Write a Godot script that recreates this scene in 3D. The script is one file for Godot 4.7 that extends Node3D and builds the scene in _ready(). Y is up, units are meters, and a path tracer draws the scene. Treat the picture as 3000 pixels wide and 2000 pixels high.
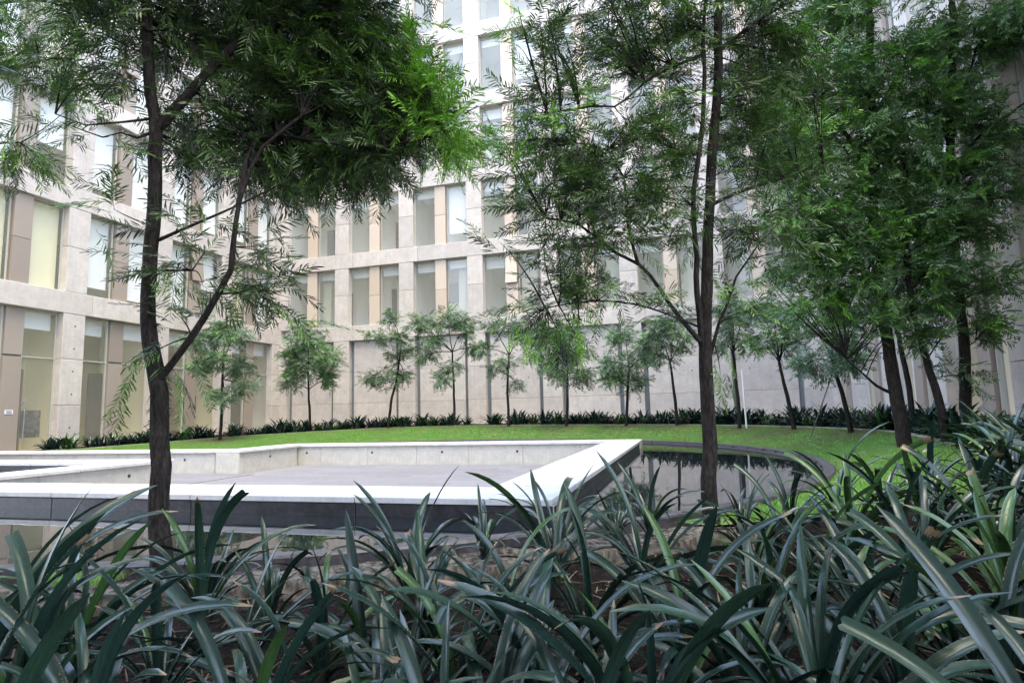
extends Node3D

const BAY := 3.46
const COLW := 0.75
const TANW := 0.58
const GB := 4.835
const GT := 5.556
const ST := 3.58
const POOL := Vector2(-5.96, 10.1)      # x, depth
const POOL_R := 7.58
const RIM_OUT := 7.83

var rng := RandomNumberGenerator.new()
var M := {}
var used := {}
var boxes := {}
var leafs := []
var sprays := []
var broad_sprays := []
var wood_noise := FastNoiseLite.new()

# ---------------------------------------------------------------- naming and parts
func numbered(called: String) -> String:
	if not used.has(called):
		used[called] = 0
		return called
	used[called] += 1
	return "%s_%03d" % [called, used[called]]

func tag(o: Node, label := "", category := "", group := "", kind := "") -> void:
	if label: o.set_meta("label", label)
	if category: o.set_meta("category", category)
	if group: o.set_meta("group", group)
	if kind: o.set_meta("kind", kind)

func thing(called: String, label: String, category: String, at := Vector3.ZERO, turn := 0.0, group := "") -> Node3D:
	var o := Node3D.new()
	o.name = numbered(called)
	add_child(o)
	o.position = at
	o.rotation.y = turn
	tag(o, label, category, group)
	return o

func part(called: String, mesh: Mesh, m: Material, parent: Node, at := Vector3.ZERO, turn := Vector3.ZERO) -> MeshInstance3D:
	var o := MeshInstance3D.new()
	o.name = called
	o.mesh = mesh
	o.material_override = m
	o.position = at
	o.rotation = turn
	parent.add_child(o, true)
	return o

func struct(called: String, mesh: Mesh, m: Material) -> MeshInstance3D:
	var o := MeshInstance3D.new()
	o.name = numbered(called)
	o.mesh = mesh
	o.material_override = m
	add_child(o)
	o.set_meta("kind", "structure")
	return o

# ---------------------------------------------------------------- shapes
func tri(st: SurfaceTool, a: Vector3, b: Vector3, c: Vector3, out: Vector3) -> void:
	if (a - c).cross(a - b).dot(out) < 0.0:
		var t := b
		b = c
		c = t
	st.add_vertex(a); st.add_vertex(b); st.add_vertex(c)

func quad(st: SurfaceTool, a: Vector3, b: Vector3, c: Vector3, d: Vector3, out: Vector3) -> void:
	tri(st, a, b, c, out)
	tri(st, a, c, d, out)

func start() -> SurfaceTool:
	var st := SurfaceTool.new()
	st.begin(Mesh.PRIMITIVE_TRIANGLES)
	st.set_smooth_group(-1)
	return st

func done(st: SurfaceTool) -> ArrayMesh:
	st.generate_normals()
	return st.commit()

func add_bbox(st: SurfaceTool, c: Vector3, s: Vector3, b: float) -> void:
	var h := s * 0.5
	b = minf(b, minf(h.x, minf(h.y, h.z)) * 0.8)
	var p := func(sx: int, sy: int, sz: int, axis: int) -> Vector3:
		var v := Vector3(sx * (h.x - b), sy * (h.y - b), sz * (h.z - b))
		if axis == 0: v.x = sx * h.x
		elif axis == 1: v.y = sy * h.y
		else: v.z = sz * h.z
		return c + v
	for s1 in [-1, 1]:
		quad(st, p.call(s1, -1, -1, 0), p.call(s1, 1, -1, 0), p.call(s1, 1, 1, 0), p.call(s1, -1, 1, 0), Vector3(s1, 0, 0))
		quad(st, p.call(-1, s1, -1, 1), p.call(1, s1, -1, 1), p.call(1, s1, 1, 1), p.call(-1, s1, 1, 1), Vector3(0, s1, 0))
		quad(st, p.call(-1, -1, s1, 2), p.call(1, -1, s1, 2), p.call(1, 1, s1, 2), p.call(-1, 1, s1, 2), Vector3(0, 0, s1))
		for s2 in [-1, 1]:
			quad(st, p.call(s1, s2, -1, 0), p.call(s1, s2, 1, 0), p.call(s1, s2, 1, 1), p.call(s1, s2, -1, 1), Vector3(s1, s2, 0))
			quad(st, p.call(s1, -1, s2, 0), p.call(s1, 1, s2, 0), p.call(s1, 1, s2, 2), p.call(s1, -1, s2, 2), Vector3(s1, 0, s2))
			quad(st, p.call(-1, s1, s2, 1), p.call(1, s1, s2, 1), p.call(1, s1, s2, 2), p.call(-1, s1, s2, 2), Vector3(0, s1, s2))
			for s3 in [-1, 1]:
				tri(st, p.call(s1, s2, s3, 0), p.call(s1, s2, s3, 1), p.call(s1, s2, s3, 2), Vector3(s1, s2, s3))

func bbox(s: Vector3, b := 0.008) -> ArrayMesh:
	var key := "%.3f %.3f %.3f %.4f" % [s.x, s.y, s.z, b]
	if not boxes.has(key):
		var st := start()
		add_bbox(st, Vector3.ZERO, s, b)
		boxes[key] = done(st)
	return boxes[key]

func frame_mesh(w: float, h: float, t: float, d: float, bars: Array) -> ArrayMesh:
	var key := "frame %.3f %.3f %.3f %s" % [w, h, t, str(bars)]
	if not boxes.has(key):
		var st := start()
		add_bbox(st, Vector3(-w / 2 + t / 2, 0, 0), Vector3(t, h, d), 0.004)
		add_bbox(st, Vector3(w / 2 - t / 2, 0, 0), Vector3(t, h, d), 0.004)
		add_bbox(st, Vector3(0, h / 2 - t / 2, 0.001), Vector3(w - 2 * t, t, d), 0.004)
		add_bbox(st, Vector3(0, -h / 2 + t / 2, 0.001), Vector3(w - 2 * t, t, d), 0.004)
		for y in bars:
			add_bbox(st, Vector3(0, y, 0.001), Vector3(w - 2 * t, t, d), 0.004)
		boxes[key] = done(st)
	return boxes[key]

func add_tube(st: SurfaceTool, pts: Array, radii: Array, sides: int, wobble := 0.0) -> void:
	var rings := []
	var up := Vector3(0.13, 0.2, 0.97).normalized()
	for i in pts.size():
		var dir: Vector3 = (pts[mini(i + 1, pts.size() - 1)] - pts[maxi(i - 1, 0)]).normalized()
		var u := up - dir * up.dot(dir)
		if u.length() < 0.05: u = Vector3.RIGHT - dir * dir.x
		u = u.normalized()
		up = u
		var w := dir.cross(u)
		var ring := []
		for k in sides:
			var a := TAU * k / sides
			var r: float = radii[i]
			if wobble > 0.0: r *= 1.0 + wobble * wood_noise.get_noise_3d(pts[i].x * 9.0 + cos(a) * 2.0, pts[i].y * 6.0, pts[i].z * 9.0 + sin(a) * 2.0)
			ring.append(pts[i] + (u * cos(a) + w * sin(a)) * r)
		rings.append(ring)
	st.set_smooth_group(0)
	for i in pts.size() - 1:
		for k in sides:
			var k2 := (k + 1) % sides
			var out: Vector3 = rings[i][k] + rings[i][k2] - pts[i] * 2.0
			quad(st, rings[i][k], rings[i + 1][k], rings[i + 1][k2], rings[i][k2], out)

func smooth_path(pts: Array, step: float) -> Array:
	var out := []
	for i in pts.size() - 1:
		var p0: Vector3 = pts[maxi(i - 1, 0)]
		var p1: Vector3 = pts[i]
		var p2: Vector3 = pts[i + 1]
		var p3: Vector3 = pts[mini(i + 2, pts.size() - 1)]
		var n := maxi(1, int(p1.distance_to(p2) / step))
		for k in n:
			out.append(p1.cubic_interpolate(p2, p0, p3, float(k) / n))
	out.append(pts[-1])
	return out

# ---------------------------------------------------------------- materials
func lin(r: float, g: float, b: float) -> Color:
	return Color(r, g, b).linear_to_srgb()

func plain(c: Color, rough := 0.8, spec := 0.5) -> StandardMaterial3D:
	var m := StandardMaterial3D.new()
	m.albedo_color = c
	m.roughness = rough
	m.metallic_specular = spec
	return m

func noise_img(seed_: int, freq: float, size: int, octaves := 4) -> Image:
	var n := FastNoiseLite.new()
	n.seed = seed_
	n.frequency = freq
	n.noise_type = FastNoiseLite.TYPE_SIMPLEX_SMOOTH
	n.fractal_octaves = octaves
	var im := n.get_seamless_image(size, size)
	im.convert(Image.FORMAT_RF)
	return im

func make_tex(size: int, f: Callable) -> ImageTexture:
	var im := Image.create(size, size, false, Image.FORMAT_RGB8)
	for y in size:
		for x in size:
			im.set_pixel(x, y, f.call(x, y))
	return ImageTexture.create_from_image(im)

func bump_tex(im: Image, strength: float) -> ImageTexture:
	var b := im.duplicate() as Image
	b.convert(Image.FORMAT_RGBA8)
	b.bump_map_to_normal_map(strength)
	return ImageTexture.create_from_image(b)

func triplanar(m: StandardMaterial3D, scale: float, off := Vector3.ZERO) -> StandardMaterial3D:
	m.uv1_triplanar = true
	m.uv1_world_triplanar = true
	m.uv1_scale = Vector3.ONE * scale
	m.uv1_offset = off
	m.uv1_triplanar_sharpness = 6.0
	return m

func make_materials() -> void:
	var coarse := noise_img(3, 0.010, 512)
	var mid := noise_img(4, 0.035, 512)
	var fine := noise_img(5, 0.22, 512, 2)
	var r2 := RandomNumberGenerator.new()
	r2.seed = 77
	var pores := PackedFloat32Array()
	pores.resize(512 * 512)
	for i in 420:
		var px := r2.randi_range(2, 509)
		var py := r2.randi_range(2, 509)
		var s := r2.randf_range(0.12, 0.5)
		for dy in [0, 1]:
			for dx in [0, 1]:
				if dx + dy < 2 or i % 3 == 0: pores[(py + dy) * 512 + px + dx] = s
	var conc := make_tex(512, func(x, y):
		var st: float = coarse.get_pixel((x * 5) % 512, absi(y - 256) / 3).r - 0.5
		var v := 0.93 + (coarse.get_pixel(x, y).r - 0.5) * 0.09 + (mid.get_pixel(x, y).r - 0.5) * 0.05 + (fine.get_pixel(x, y).r - 0.5) * 0.06 + st * 0.045
		v -= pores[y * 512 + x]
		var warm: float = (mid.get_pixel((x + 130) % 512, y).r - 0.5) * 0.05
		return Color(clampf(v + warm, 0, 1), clampf(v, 0, 1), clampf(v - warm, 0, 1)))
	var conc_n := bump_tex(fine, 1.2)
	var tints := [lin(0.645, 0.585, 0.525), lin(0.61, 0.555, 0.505), lin(0.675, 0.615, 0.55)]
	M.concrete = []
	for i in 3:
		var m := triplanar(plain(tints[i], 0.85, 0.35), 0.28, Vector3(i * 0.37, i * 0.21, i * 0.53))
		m.albedo_texture = conc
		m.normal_enabled = true
		m.normal_texture = conc_n
		m.normal_scale = 0.35
		M.concrete.append(m)
	M.coping = triplanar(plain(lin(0.66, 0.645, 0.635), 0.75, 0.4), 0.5)
	M.coping.albedo_texture = conc
	M.seat_wall = triplanar(plain(lin(0.58, 0.56, 0.51), 0.85, 0.35), 0.6)
	M.seat_wall.albedo_texture = conc
	M.seat_wall.normal_enabled = true
	M.seat_wall.normal_texture = conc_n
	M.seat_wall.normal_scale = 0.4
	M.kerb = triplanar(plain(lin(0.42, 0.39, 0.34), 0.9, 0.3), 0.7)
	M.kerb.albedo_texture = conc
	M.edging = triplanar(plain(lin(0.15, 0.138, 0.122), 0.92, 0.3), 0.9)
	M.edging.albedo_texture = make_tex(512, func(x, y):
		var v := 0.75 + (mid.get_pixel(x, y).r - 0.5) * 1.1 + (fine.get_pixel(x, y).r - 0.5) * 0.5 + (coarse.get_pixel(x, y).r - 0.5) * 0.5
		return Color(clampf(v, 0.1, 1), clampf(v * 0.98, 0.1, 1), clampf(v * 0.95, 0.1, 1)))
	M.edging.normal_enabled = true
	M.edging.normal_texture = bump_tex(mid, 6.0)
	M.paver = []
	for i in 3:
		var k := 0.94 + i * 0.06
		var m := triplanar(plain(lin(0.235 * k, 0.226 * k, 0.238 * k), 0.7, 0.4), 1.1, Vector3(i * 0.3, 0, i * 0.4))
		m.albedo_texture = conc
		M.paver.append(m)
	M.grout = plain(lin(0.22, 0.21, 0.21), 0.9)
	var stone_t := make_tex(512, func(x, y):
		var v := 0.72 + (mid.get_pixel(x, y).r - 0.5) * 0.5 + (fine.get_pixel(x, y).r - 0.5) * 0.4 + (coarse.get_pixel(x, y).r - 0.5) * 0.5
		return Color(clampf(v, 0, 1), clampf(v, 0, 1), clampf(v, 0, 1)))
	M.black_stone = triplanar(plain(lin(0.055, 0.052, 0.058), 0.42, 0.5), 0.8)
	M.black_stone.albedo_texture = stone_t
	M.rim_stone = triplanar(plain(lin(0.105, 0.098, 0.11), 0.38, 0.5), 0.9)
	M.rim_stone.albedo_texture = stone_t
	M.water = plain(lin(0.012, 0.015, 0.017), 0.015, 0.6)
	var wn := noise_img(12, 0.012, 512, 2)
	M.water.normal_enabled = true
	M.water.normal_texture = bump_tex(wn, 1.0)
	M.water.normal_scale = 0.06
	triplanar(M.water, 0.5)
	# metal and panel
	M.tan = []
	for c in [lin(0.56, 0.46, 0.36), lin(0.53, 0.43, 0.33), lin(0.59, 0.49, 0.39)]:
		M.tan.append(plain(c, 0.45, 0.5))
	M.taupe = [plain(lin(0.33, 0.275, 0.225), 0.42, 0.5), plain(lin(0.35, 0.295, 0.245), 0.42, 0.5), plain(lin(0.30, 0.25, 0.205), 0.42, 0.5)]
	M.slot = plain(lin(0.20, 0.225, 0.235), 0.4, 0.5)
	M.slot.metallic = 0.3
	M.frame = plain(lin(0.46, 0.45, 0.40), 0.4, 0.5)
	M.dark_frame = plain(lin(0.22, 0.17, 0.13), 0.45, 0.5)
	M.steel = plain(lin(0.6, 0.6, 0.6), 0.25, 0.5)
	M.steel.metallic = 0.9
	M.glass = plain(Color(0.90, 0.90, 0.82, 0.16), 0.02, 0.5)
	M.glass.transparency = BaseMaterial3D.TRANSPARENCY_ALPHA
	M.blind = plain(lin(0.90, 0.92, 0.90), 0.8, 0.3)
	M.blind.backlight_enabled = true
	M.blind.backlight = Color(0.35, 0.35, 0.33)
	M.curtain = plain(lin(0.78, 0.74, 0.50), 0.85, 0.3)
	M.curtain.backlight_enabled = true
	M.curtain.backlight = Color(0.3, 0.28, 0.2)
	M.roller = plain(lin(0.62, 0.63, 0.58), 0.8, 0.3)
	M.sheer = plain(lin(0.46, 0.45, 0.38), 0.85, 0.3)
	M.sheer_green = plain(lin(0.40, 0.42, 0.33), 0.85, 0.3)
	M.room = plain(lin(0.84, 0.83, 0.76), 0.8, 0.3)
	M.room_cream = plain(lin(0.72, 0.67, 0.44), 0.8, 0.3)
	M.ceiling = plain(lin(0.86, 0.86, 0.84), 0.8, 0.3)
	M.dark_wood = plain(lin(0.07, 0.05, 0.04), 0.5, 0.5)
	M.brown_wood = plain(lin(0.16, 0.085, 0.05), 0.5, 0.5)
	M.grey_panel = plain(lin(0.20, 0.22, 0.25), 0.5, 0.5)
	M.orange = plain(lin(0.60, 0.25, 0.05), 0.6)
	M.sign = plain(lin(0.75, 0.75, 0.75), 0.5)
	M.ink = plain(lin(0.04, 0.04, 0.05), 0.7)
	M.poster = triplanar(plain(Color.WHITE, 0.5), 1.0)
	var pim := noise_img(31, 0.016, 256)
	M.poster.albedo_texture = make_tex(256, func(x, y):
		var v: float = pim.get_pixel(x, y).r
		return Color(0.13, 0.12, 0.14).lerp(Color(0.42, 0.38, 0.37), clampf((v - 0.45) * 2.2, 0, 1)))
	# soil, lawn, leaves, bark
	M.soil = triplanar(plain(lin(0.030, 0.024, 0.021), 0.95, 0.25), 0.8)
	M.soil.albedo_texture = make_tex(512, func(x, y):
		var v := 0.62 + (fine.get_pixel(x, y).r - 0.5) * 1.2 + (mid.get_pixel(x, y).r - 0.5) * 0.6
		return Color(clampf(v, 0.08, 1), clampf(v * 0.97, 0.08, 1), clampf(v * 0.93, 0.08, 1)))
	M.soil.normal_enabled = true
	M.soil.normal_texture = bump_tex(mid, 10.0)
	M.straw = plain(lin(0.26, 0.19, 0.13), 0.85, 0.3)
	M.straw.vertex_color_use_as_albedo = true
	M.straw.albedo_color = Color.WHITE
	M.lawn = triplanar(plain(lin(0.165, 0.30, 0.078), 0.9, 0.25), 0.22)
	M.lawn.albedo_texture = make_tex(512, func(x, y):
		var bare := clampf((coarse.get_pixel(x, y).r - 0.60) * 5.0, 0, 1) * clampf((mid.get_pixel(x, y).r - 0.45) * 4.0, 0, 1)
		var v := 0.82 + (fine.get_pixel(x, y).r - 0.5) * 0.5 + (mid.get_pixel(x, y).r - 0.5) * 0.35
		return Color(clampf(v, 0, 1), clampf(v, 0, 1), clampf(v, 0, 1)).lerp(Color(1.0, 0.66, 0.95), bare * 0.6))
	M.grass = plain(Color.WHITE, 0.7, 0.3)
	M.grass.vertex_color_use_as_albedo = true
	M.grass.backlight_enabled = true
	M.grass.backlight = Color(0.35, 0.45, 0.2)
	M.foliage = plain(Color.WHITE, 0.42, 0.5)
	M.foliage.vertex_color_use_as_albedo = true
	M.foliage.backlight_enabled = true
	M.foliage.backlight = Color(0.40, 0.55, 0.22)
	M.bark = triplanar(plain(lin(0.048, 0.043, 0.040), 0.92, 0.25), 1.3)
	M.bark.uv1_scale = Vector3(3.2, 0.9, 3.2)
	M.bark.albedo_texture = make_tex(512, func(x, y):
		var v := 0.72 + (mid.get_pixel(x, y).r - 0.5) * 0.5 + (fine.get_pixel(x, y).r - 0.5) * 0.45 + (coarse.get_pixel(x, y).r - 0.5) * 0.4
		return Color(clampf(v, 0.1, 1), clampf(v * 0.97, 0.1, 1), clampf(v * 0.95, 0.1, 1)))
	M.bark.normal_enabled = true
	M.bark.normal_texture = bump_tex(mid, 3.5)
	M.straw_pole = plain(lin(0.12, 0.095, 0.07), 0.85, 0.3)
	M.stalk = plain(lin(0.02, 0.018, 0.015), 0.85, 0.3)
	# strap leaves: lengthwise veins, spots and, on the worn ones, a dead brown tip
	var vein := noise_img(41, 0.11, 256, 3)
	M.strap = []
	var greens := [Color(0.016, 0.037, 0.027), Color(0.019, 0.045, 0.028), Color(0.013, 0.032, 0.025), Color(0.040, 0.090, 0.026)]
	for k in 8:
		var g: Color = greens[k % 4]
		var worn := 0.0 if k < 4 else 0.045
		var m := plain(Color.WHITE, 0.25, 0.46)
		var im := Image.create(32, 256, false, Image.FORMAT_RGB8)
		for y in 256:
			for x in 32:
				var v := 1.0 + (vein.get_pixel((x * 7 + k * 31) % 256, y / 9).r - 0.5) * 0.8 + (vein.get_pixel((x * 2 + k * 50) % 256, y).r - 0.5) * 0.5
				var c := Color(g.r * v, g.g * v, g.b * v)
				if absi(x - 16) < 2: c = c * 1.18
				var t := y / 255.0
				var edge := 1.0 - worn + (vein.get_pixel((x * 5 + k * 77) % 256, 40 + k * 9).r - 0.5) * 0.08
				if worn > 0.0 and t > edge: c = Color(0.22, 0.15, 0.09) * (0.8 + 0.5 * (v - 0.8))
				if worn > 0.0 and (x < 3 or x > 28) and vein.get_pixel((k * 40 + x) % 256, (y * 3) % 256).r > 0.62: c = Color(0.24, 0.16, 0.07)
				im.set_pixel(x, y, Color(clampf(c.r, 0, 1), clampf(c.g, 0, 1), clampf(c.b, 0, 1)).linear_to_srgb())
		m.albedo_texture = ImageTexture.create_from_image(im)
		m.backlight_enabled = true
		m.backlight = Color(0.12, 0.2, 0.05)
		M.strap.append(m)

# ---------------------------------------------------------------- ground heights
const KERB := [[-90.0, 12.5, 0.42], [-72.0, 12.0, 0.46], [-64.0, 11.8, 0.51], [-54.0, 11.8, 0.59], [-45.0, 12.0, 0.645], [-37.0, 12.3, 0.68], [-25.0, 12.2, 0.74], [-12.0, 11.4, 0.755], [0.0, 10.7, 0.75], [12.0, 10.25, 0.735], [23.0, 10.15, 0.72], [33.0, 10.2, 0.71], [45.0, 10.1, 0.70], [58.0, 9.8, 0.70], [70.0, 9.6, 0.70], [77.0, 9.6, 0.69], [95.0, 9.45, 0.55], [115.0, 9.25, 0.45], [131.0, 8.25, 0.39], [133.0, 7.98, 0.37], [146.0, 7.96, 0.37], [157.0, 7.94, 0.37], [160.0, 8.14, 0.375], [163.0, 7.94, 0.37], [200.0, 7.94, 0.37], [235.0, 8.5, 0.38], [270.0, 12.5, 0.42]]

func kerb_at(phi: float) -> Vector2:
	var p := fposmod(phi + 90.0, 360.0) - 90.0
	for i in KERB.size() - 1:
		if p <= KERB[i + 1][0]:
			var t: float = (p - KERB[i][0]) / (KERB[i + 1][0] - KERB[i][0])
			t = t * t * (3.0 - 2.0 * t) * 0.5 + t * 0.5
			return Vector2(lerpf(KERB[i][1], KERB[i + 1][1], t), lerpf(KERB[i][2], KERB[i + 1][2], t))
	return Vector2(KERB[-1][1], KERB[-1][2])

func polar(phi: float, r: float) -> Vector2:
	return POOL + Vector2(sin(deg_to_rad(phi)), cos(deg_to_rad(phi))) * r

func ground_h(x: float, d: float) -> float:
	var v := Vector2(x, d) - POOL
	var r := v.length()
	var phi := fposmod(rad_to_deg(atan2(v.x, v.y)) + 90.0, 360.0) - 90.0
	var k := kerb_at(phi)
	var t := clampf((r - RIM_OUT) / maxf(k.x - RIM_OUT, 0.05), 0, 1)
	var h := lerpf(0.37, k.y, t * t * (3 - 2 * t))
	if r > k.x:
		var w := smoothstep(80.0, 112.0, phi) * (1.0 - smoothstep(215.0, 260.0, phi))
		var bed := 0.25 + 0.36 * smoothstep(0.6, 4.2, x) + 0.04 * wood_noise.get_noise_2d(x * 9.0, d * 9.0)
		h = lerpf(k.y, lerpf(k.y, bed, w), clampf((r - k.x) / 0.7, 0, 1))
	return h

func on_ground(x: float, d: float, sink := 0.0) -> Vector3:
	return Vector3(x, ground_h(x, d) - sink, -d)

# ---------------------------------------------------------------- buildings
func facade(b: Node3D, i0: int, i1: int, style: String) -> void:
	var floors := 5
	var y_top := GB + floors * ST
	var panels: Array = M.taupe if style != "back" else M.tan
	var length := (i1 - i0) * BAY
	var mid_x := (i0 + i1) * BAY * 0.5
	for k in floors + 1:                       # spandrels, one panel to a bay
		var y := GB + k * ST
		for i in range(i0, i1):
			part("spandrel_panel", bbox(Vector3(BAY - 0.010, GT - GB - 0.004, 0.30), 0.012), M.concrete[(i * 5 + k * 3) % 3], b, Vector3((i + 0.5) * BAY + 0.6, y + (GT - GB) / 2, -0.15))
		part("floor_slab", bbox(Vector3(length + 1.0, GT - GB - 0.03, 2.3), 0.01), M.ceiling, b, Vector3(mid_x + 0.3, y + (GT - GB) / 2, -1.47))
	part("back_wall", bbox(Vector3(length + 1.0, y_top + 0.4, 0.2), 0.01), M.room if style == "back" else M.room_cream, b, Vector3(mid_x + 0.3, y_top / 2 + 0.1, -2.73))
	for s in [i0 * BAY - 0.3, i1 * BAY + 0.65]:
		part("end_wall", bbox(Vector3(0.2, y_top, 2.2), 0.01), M.room, b, Vector3(s, y_top / 2, -1.52))
	for k in range(1, floors + 1):
		var y0 := GT + (k - 1) * ST
		var y1 := GB + k * ST
		var h := y1 - y0
		for i in range(i0, i1 + 1):
			for half in 2:
				var cut := h * 0.53
				var hh := cut if half == 0 else h - cut
				var yc := y0 + (hh / 2 if half == 0 else cut + hh / 2)
				part("column_panel", bbox(Vector3(COLW, hh - 0.012, 0.34), 0.010), M.concrete[(i + k + half) % 3], b, Vector3(i * BAY, yc, -0.176))
			if (i * 7 + k * 3) % 3 != 1:
				part("partition_wall", bbox(Vector3(0.14, h - 0.02, 2.1), 0.01), M.room, b, Vector3(i * BAY, y0 + h / 2, -1.5))
		for i in range(i0, i1):
			var xm := (i + 0.5) * BAY
			for half in 2:
				var vent: bool = half == 1 and (k * 5 + i * 3 + (1 if style == "left" else 0)) % 7 == 0
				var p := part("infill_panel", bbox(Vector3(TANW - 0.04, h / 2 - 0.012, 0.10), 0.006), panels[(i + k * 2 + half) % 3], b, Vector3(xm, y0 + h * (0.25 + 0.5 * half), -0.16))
				if vent:                        # a top-hung flap left ajar
					p.rotation.x = -0.11
					p.position += Vector3(0, 0, 0.10)
			part("infill_backing", bbox(Vector3(TANW, h - 0.01, 0.12), 0.005), M.dark_frame, b, Vector3(xm, y0 + h / 2, -0.275))
			for s in 2:
				var w := (BAY - COLW - TANW) / 2
				var xc := i * BAY + COLW / 2 + w / 2 if s == 0 else xm + TANW / 2 + w / 2
				window(b, xc, y0, w, h, style, k, i, s)
		for i in range(i0, i1):                  # doors and cupboards on the rooms' rear walls
			if rng.randf() < 0.55:
				part("interior_door", bbox(Vector3(0.95, 2.2, 0.05), 0.01), [M.dark_wood, M.brown_wood, M.grey_panel][rng.randi() % 3], b, Vector3((i + rng.randf_range(0.3, 0.7)) * BAY, y0 + 1.11, -2.58))
			if rng.randf() < 0.5:
				part("cabinet", bbox(Vector3(rng.randf_range(0.8, 1.8), rng.randf_range(0.8, 1.5), 0.4), 0.01), [M.grey_panel, M.room_cream, M.brown_wood][rng.randi() % 3], b, Vector3((i + rng.randf_range(0.3, 0.7)) * BAY, y0 + 0.7, -2.38))
	# parapet
	part("parapet", bbox(Vector3(length + 1.0, 0.5, 0.25), 0.012), M.concrete[0], b, Vector3(mid_x + 0.3, y_top + (GT - GB) + 0.25, -0.14))

func window(b: Node3D, xc: float, y0: float, w: float, h: float, style: String, k: int, i: int, s: int) -> void:
	var wn := part("window", frame_mesh(w, h, 0.035, 0.06, []), M.frame, b, Vector3(xc, y0 + h / 2, -0.28))
	var q := QuadMesh.new()
	var key := "pane %.3f %.3f" % [w, h]
	if not boxes.has(key):
		q.size = Vector2(w - 0.07, h - 0.07)
		boxes[key] = q
	part("pane", boxes[key], M.glass, wn, Vector3(0, 0, 0))
	var f := 0.17
	var m: Material = M.blind if style != "back" else M.roller
	if style == "left":
		f = [0.90, 1.0, 0.86, 0.93, 0.55, 1.0][rng.randi() % 6]
		if k == 1 and i <= 3: m = M.curtain; f = 1.0
		elif rng.randf() < 0.12: m = M.curtain
	elif style == "right":
		f = [0.9, 1.0, 1.0, 0.45][rng.randi() % 4]
	else:
		if rng.randf() < 0.06: f = [0.5, 0.8, 0.3][rng.randi() % 3]
		else: f = rng.randf_range(0.13, 0.2)
	if style == "back" and (i * 3 + k * 5 + s) % 3 == 0:
		var cw: float = w * [0.85, 0.55, 0.7, 0.4][rng.randi() % 4]
		part("curtain", bbox(Vector3(cw, h - 0.12, 0.02), 0.004), [M.sheer, M.sheer_green, M.sheer][rng.randi() % 3], wn, Vector3((w - 0.1 - cw) * (0.5 if rng.randf() < 0.5 else -0.5), -0.02, -rng.randf_range(0.30, 0.55)))
	part("blind", bbox(Vector3(w - 0.09, h * f, 0.012), 0.003), m, wn, Vector3(0, h / 2 - h * f / 2 - 0.03, -0.16))

func tall_glazing(b: Node3D, xc: float, w: float, door: bool, full: bool) -> void:
	var wn := part("window", frame_mesh(w, GB, 0.04, 0.07, [3.33 - GB / 2]), M.frame, b, Vector3(xc, GB / 2, -0.30))
	for z in [[0.0, 3.31], [3.35, GB]]:
		var q := QuadMesh.new()
		q.size = Vector2(w - 0.08, z[1] - z[0] - 0.03)
		part("pane", q, M.glass, wn, Vector3(0, (z[0] + z[1]) / 2 - GB / 2, 0))
	var drop := GB - 0.1 if full else 0.55
	part("blind", bbox(Vector3(w - 0.1, drop, 0.012), 0.003), M.blind, wn, Vector3(0, GB / 2 - 0.04 - drop / 2, -0.2))
	if door:
		part("door_handle", bbox(Vector3(0.03, 1.35, 0.03), 0.01), M.steel, wn, Vector3(-w * 0.33, 1.35 - GB / 2, 0.09))
		for yy in [0.8, 1.9]:
			part("handle_post", bbox(Vector3(0.02, 0.02, 0.07), 0.004), M.steel, wn, Vector3(-w * 0.33, yy - GB / 2, 0.045))

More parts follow.
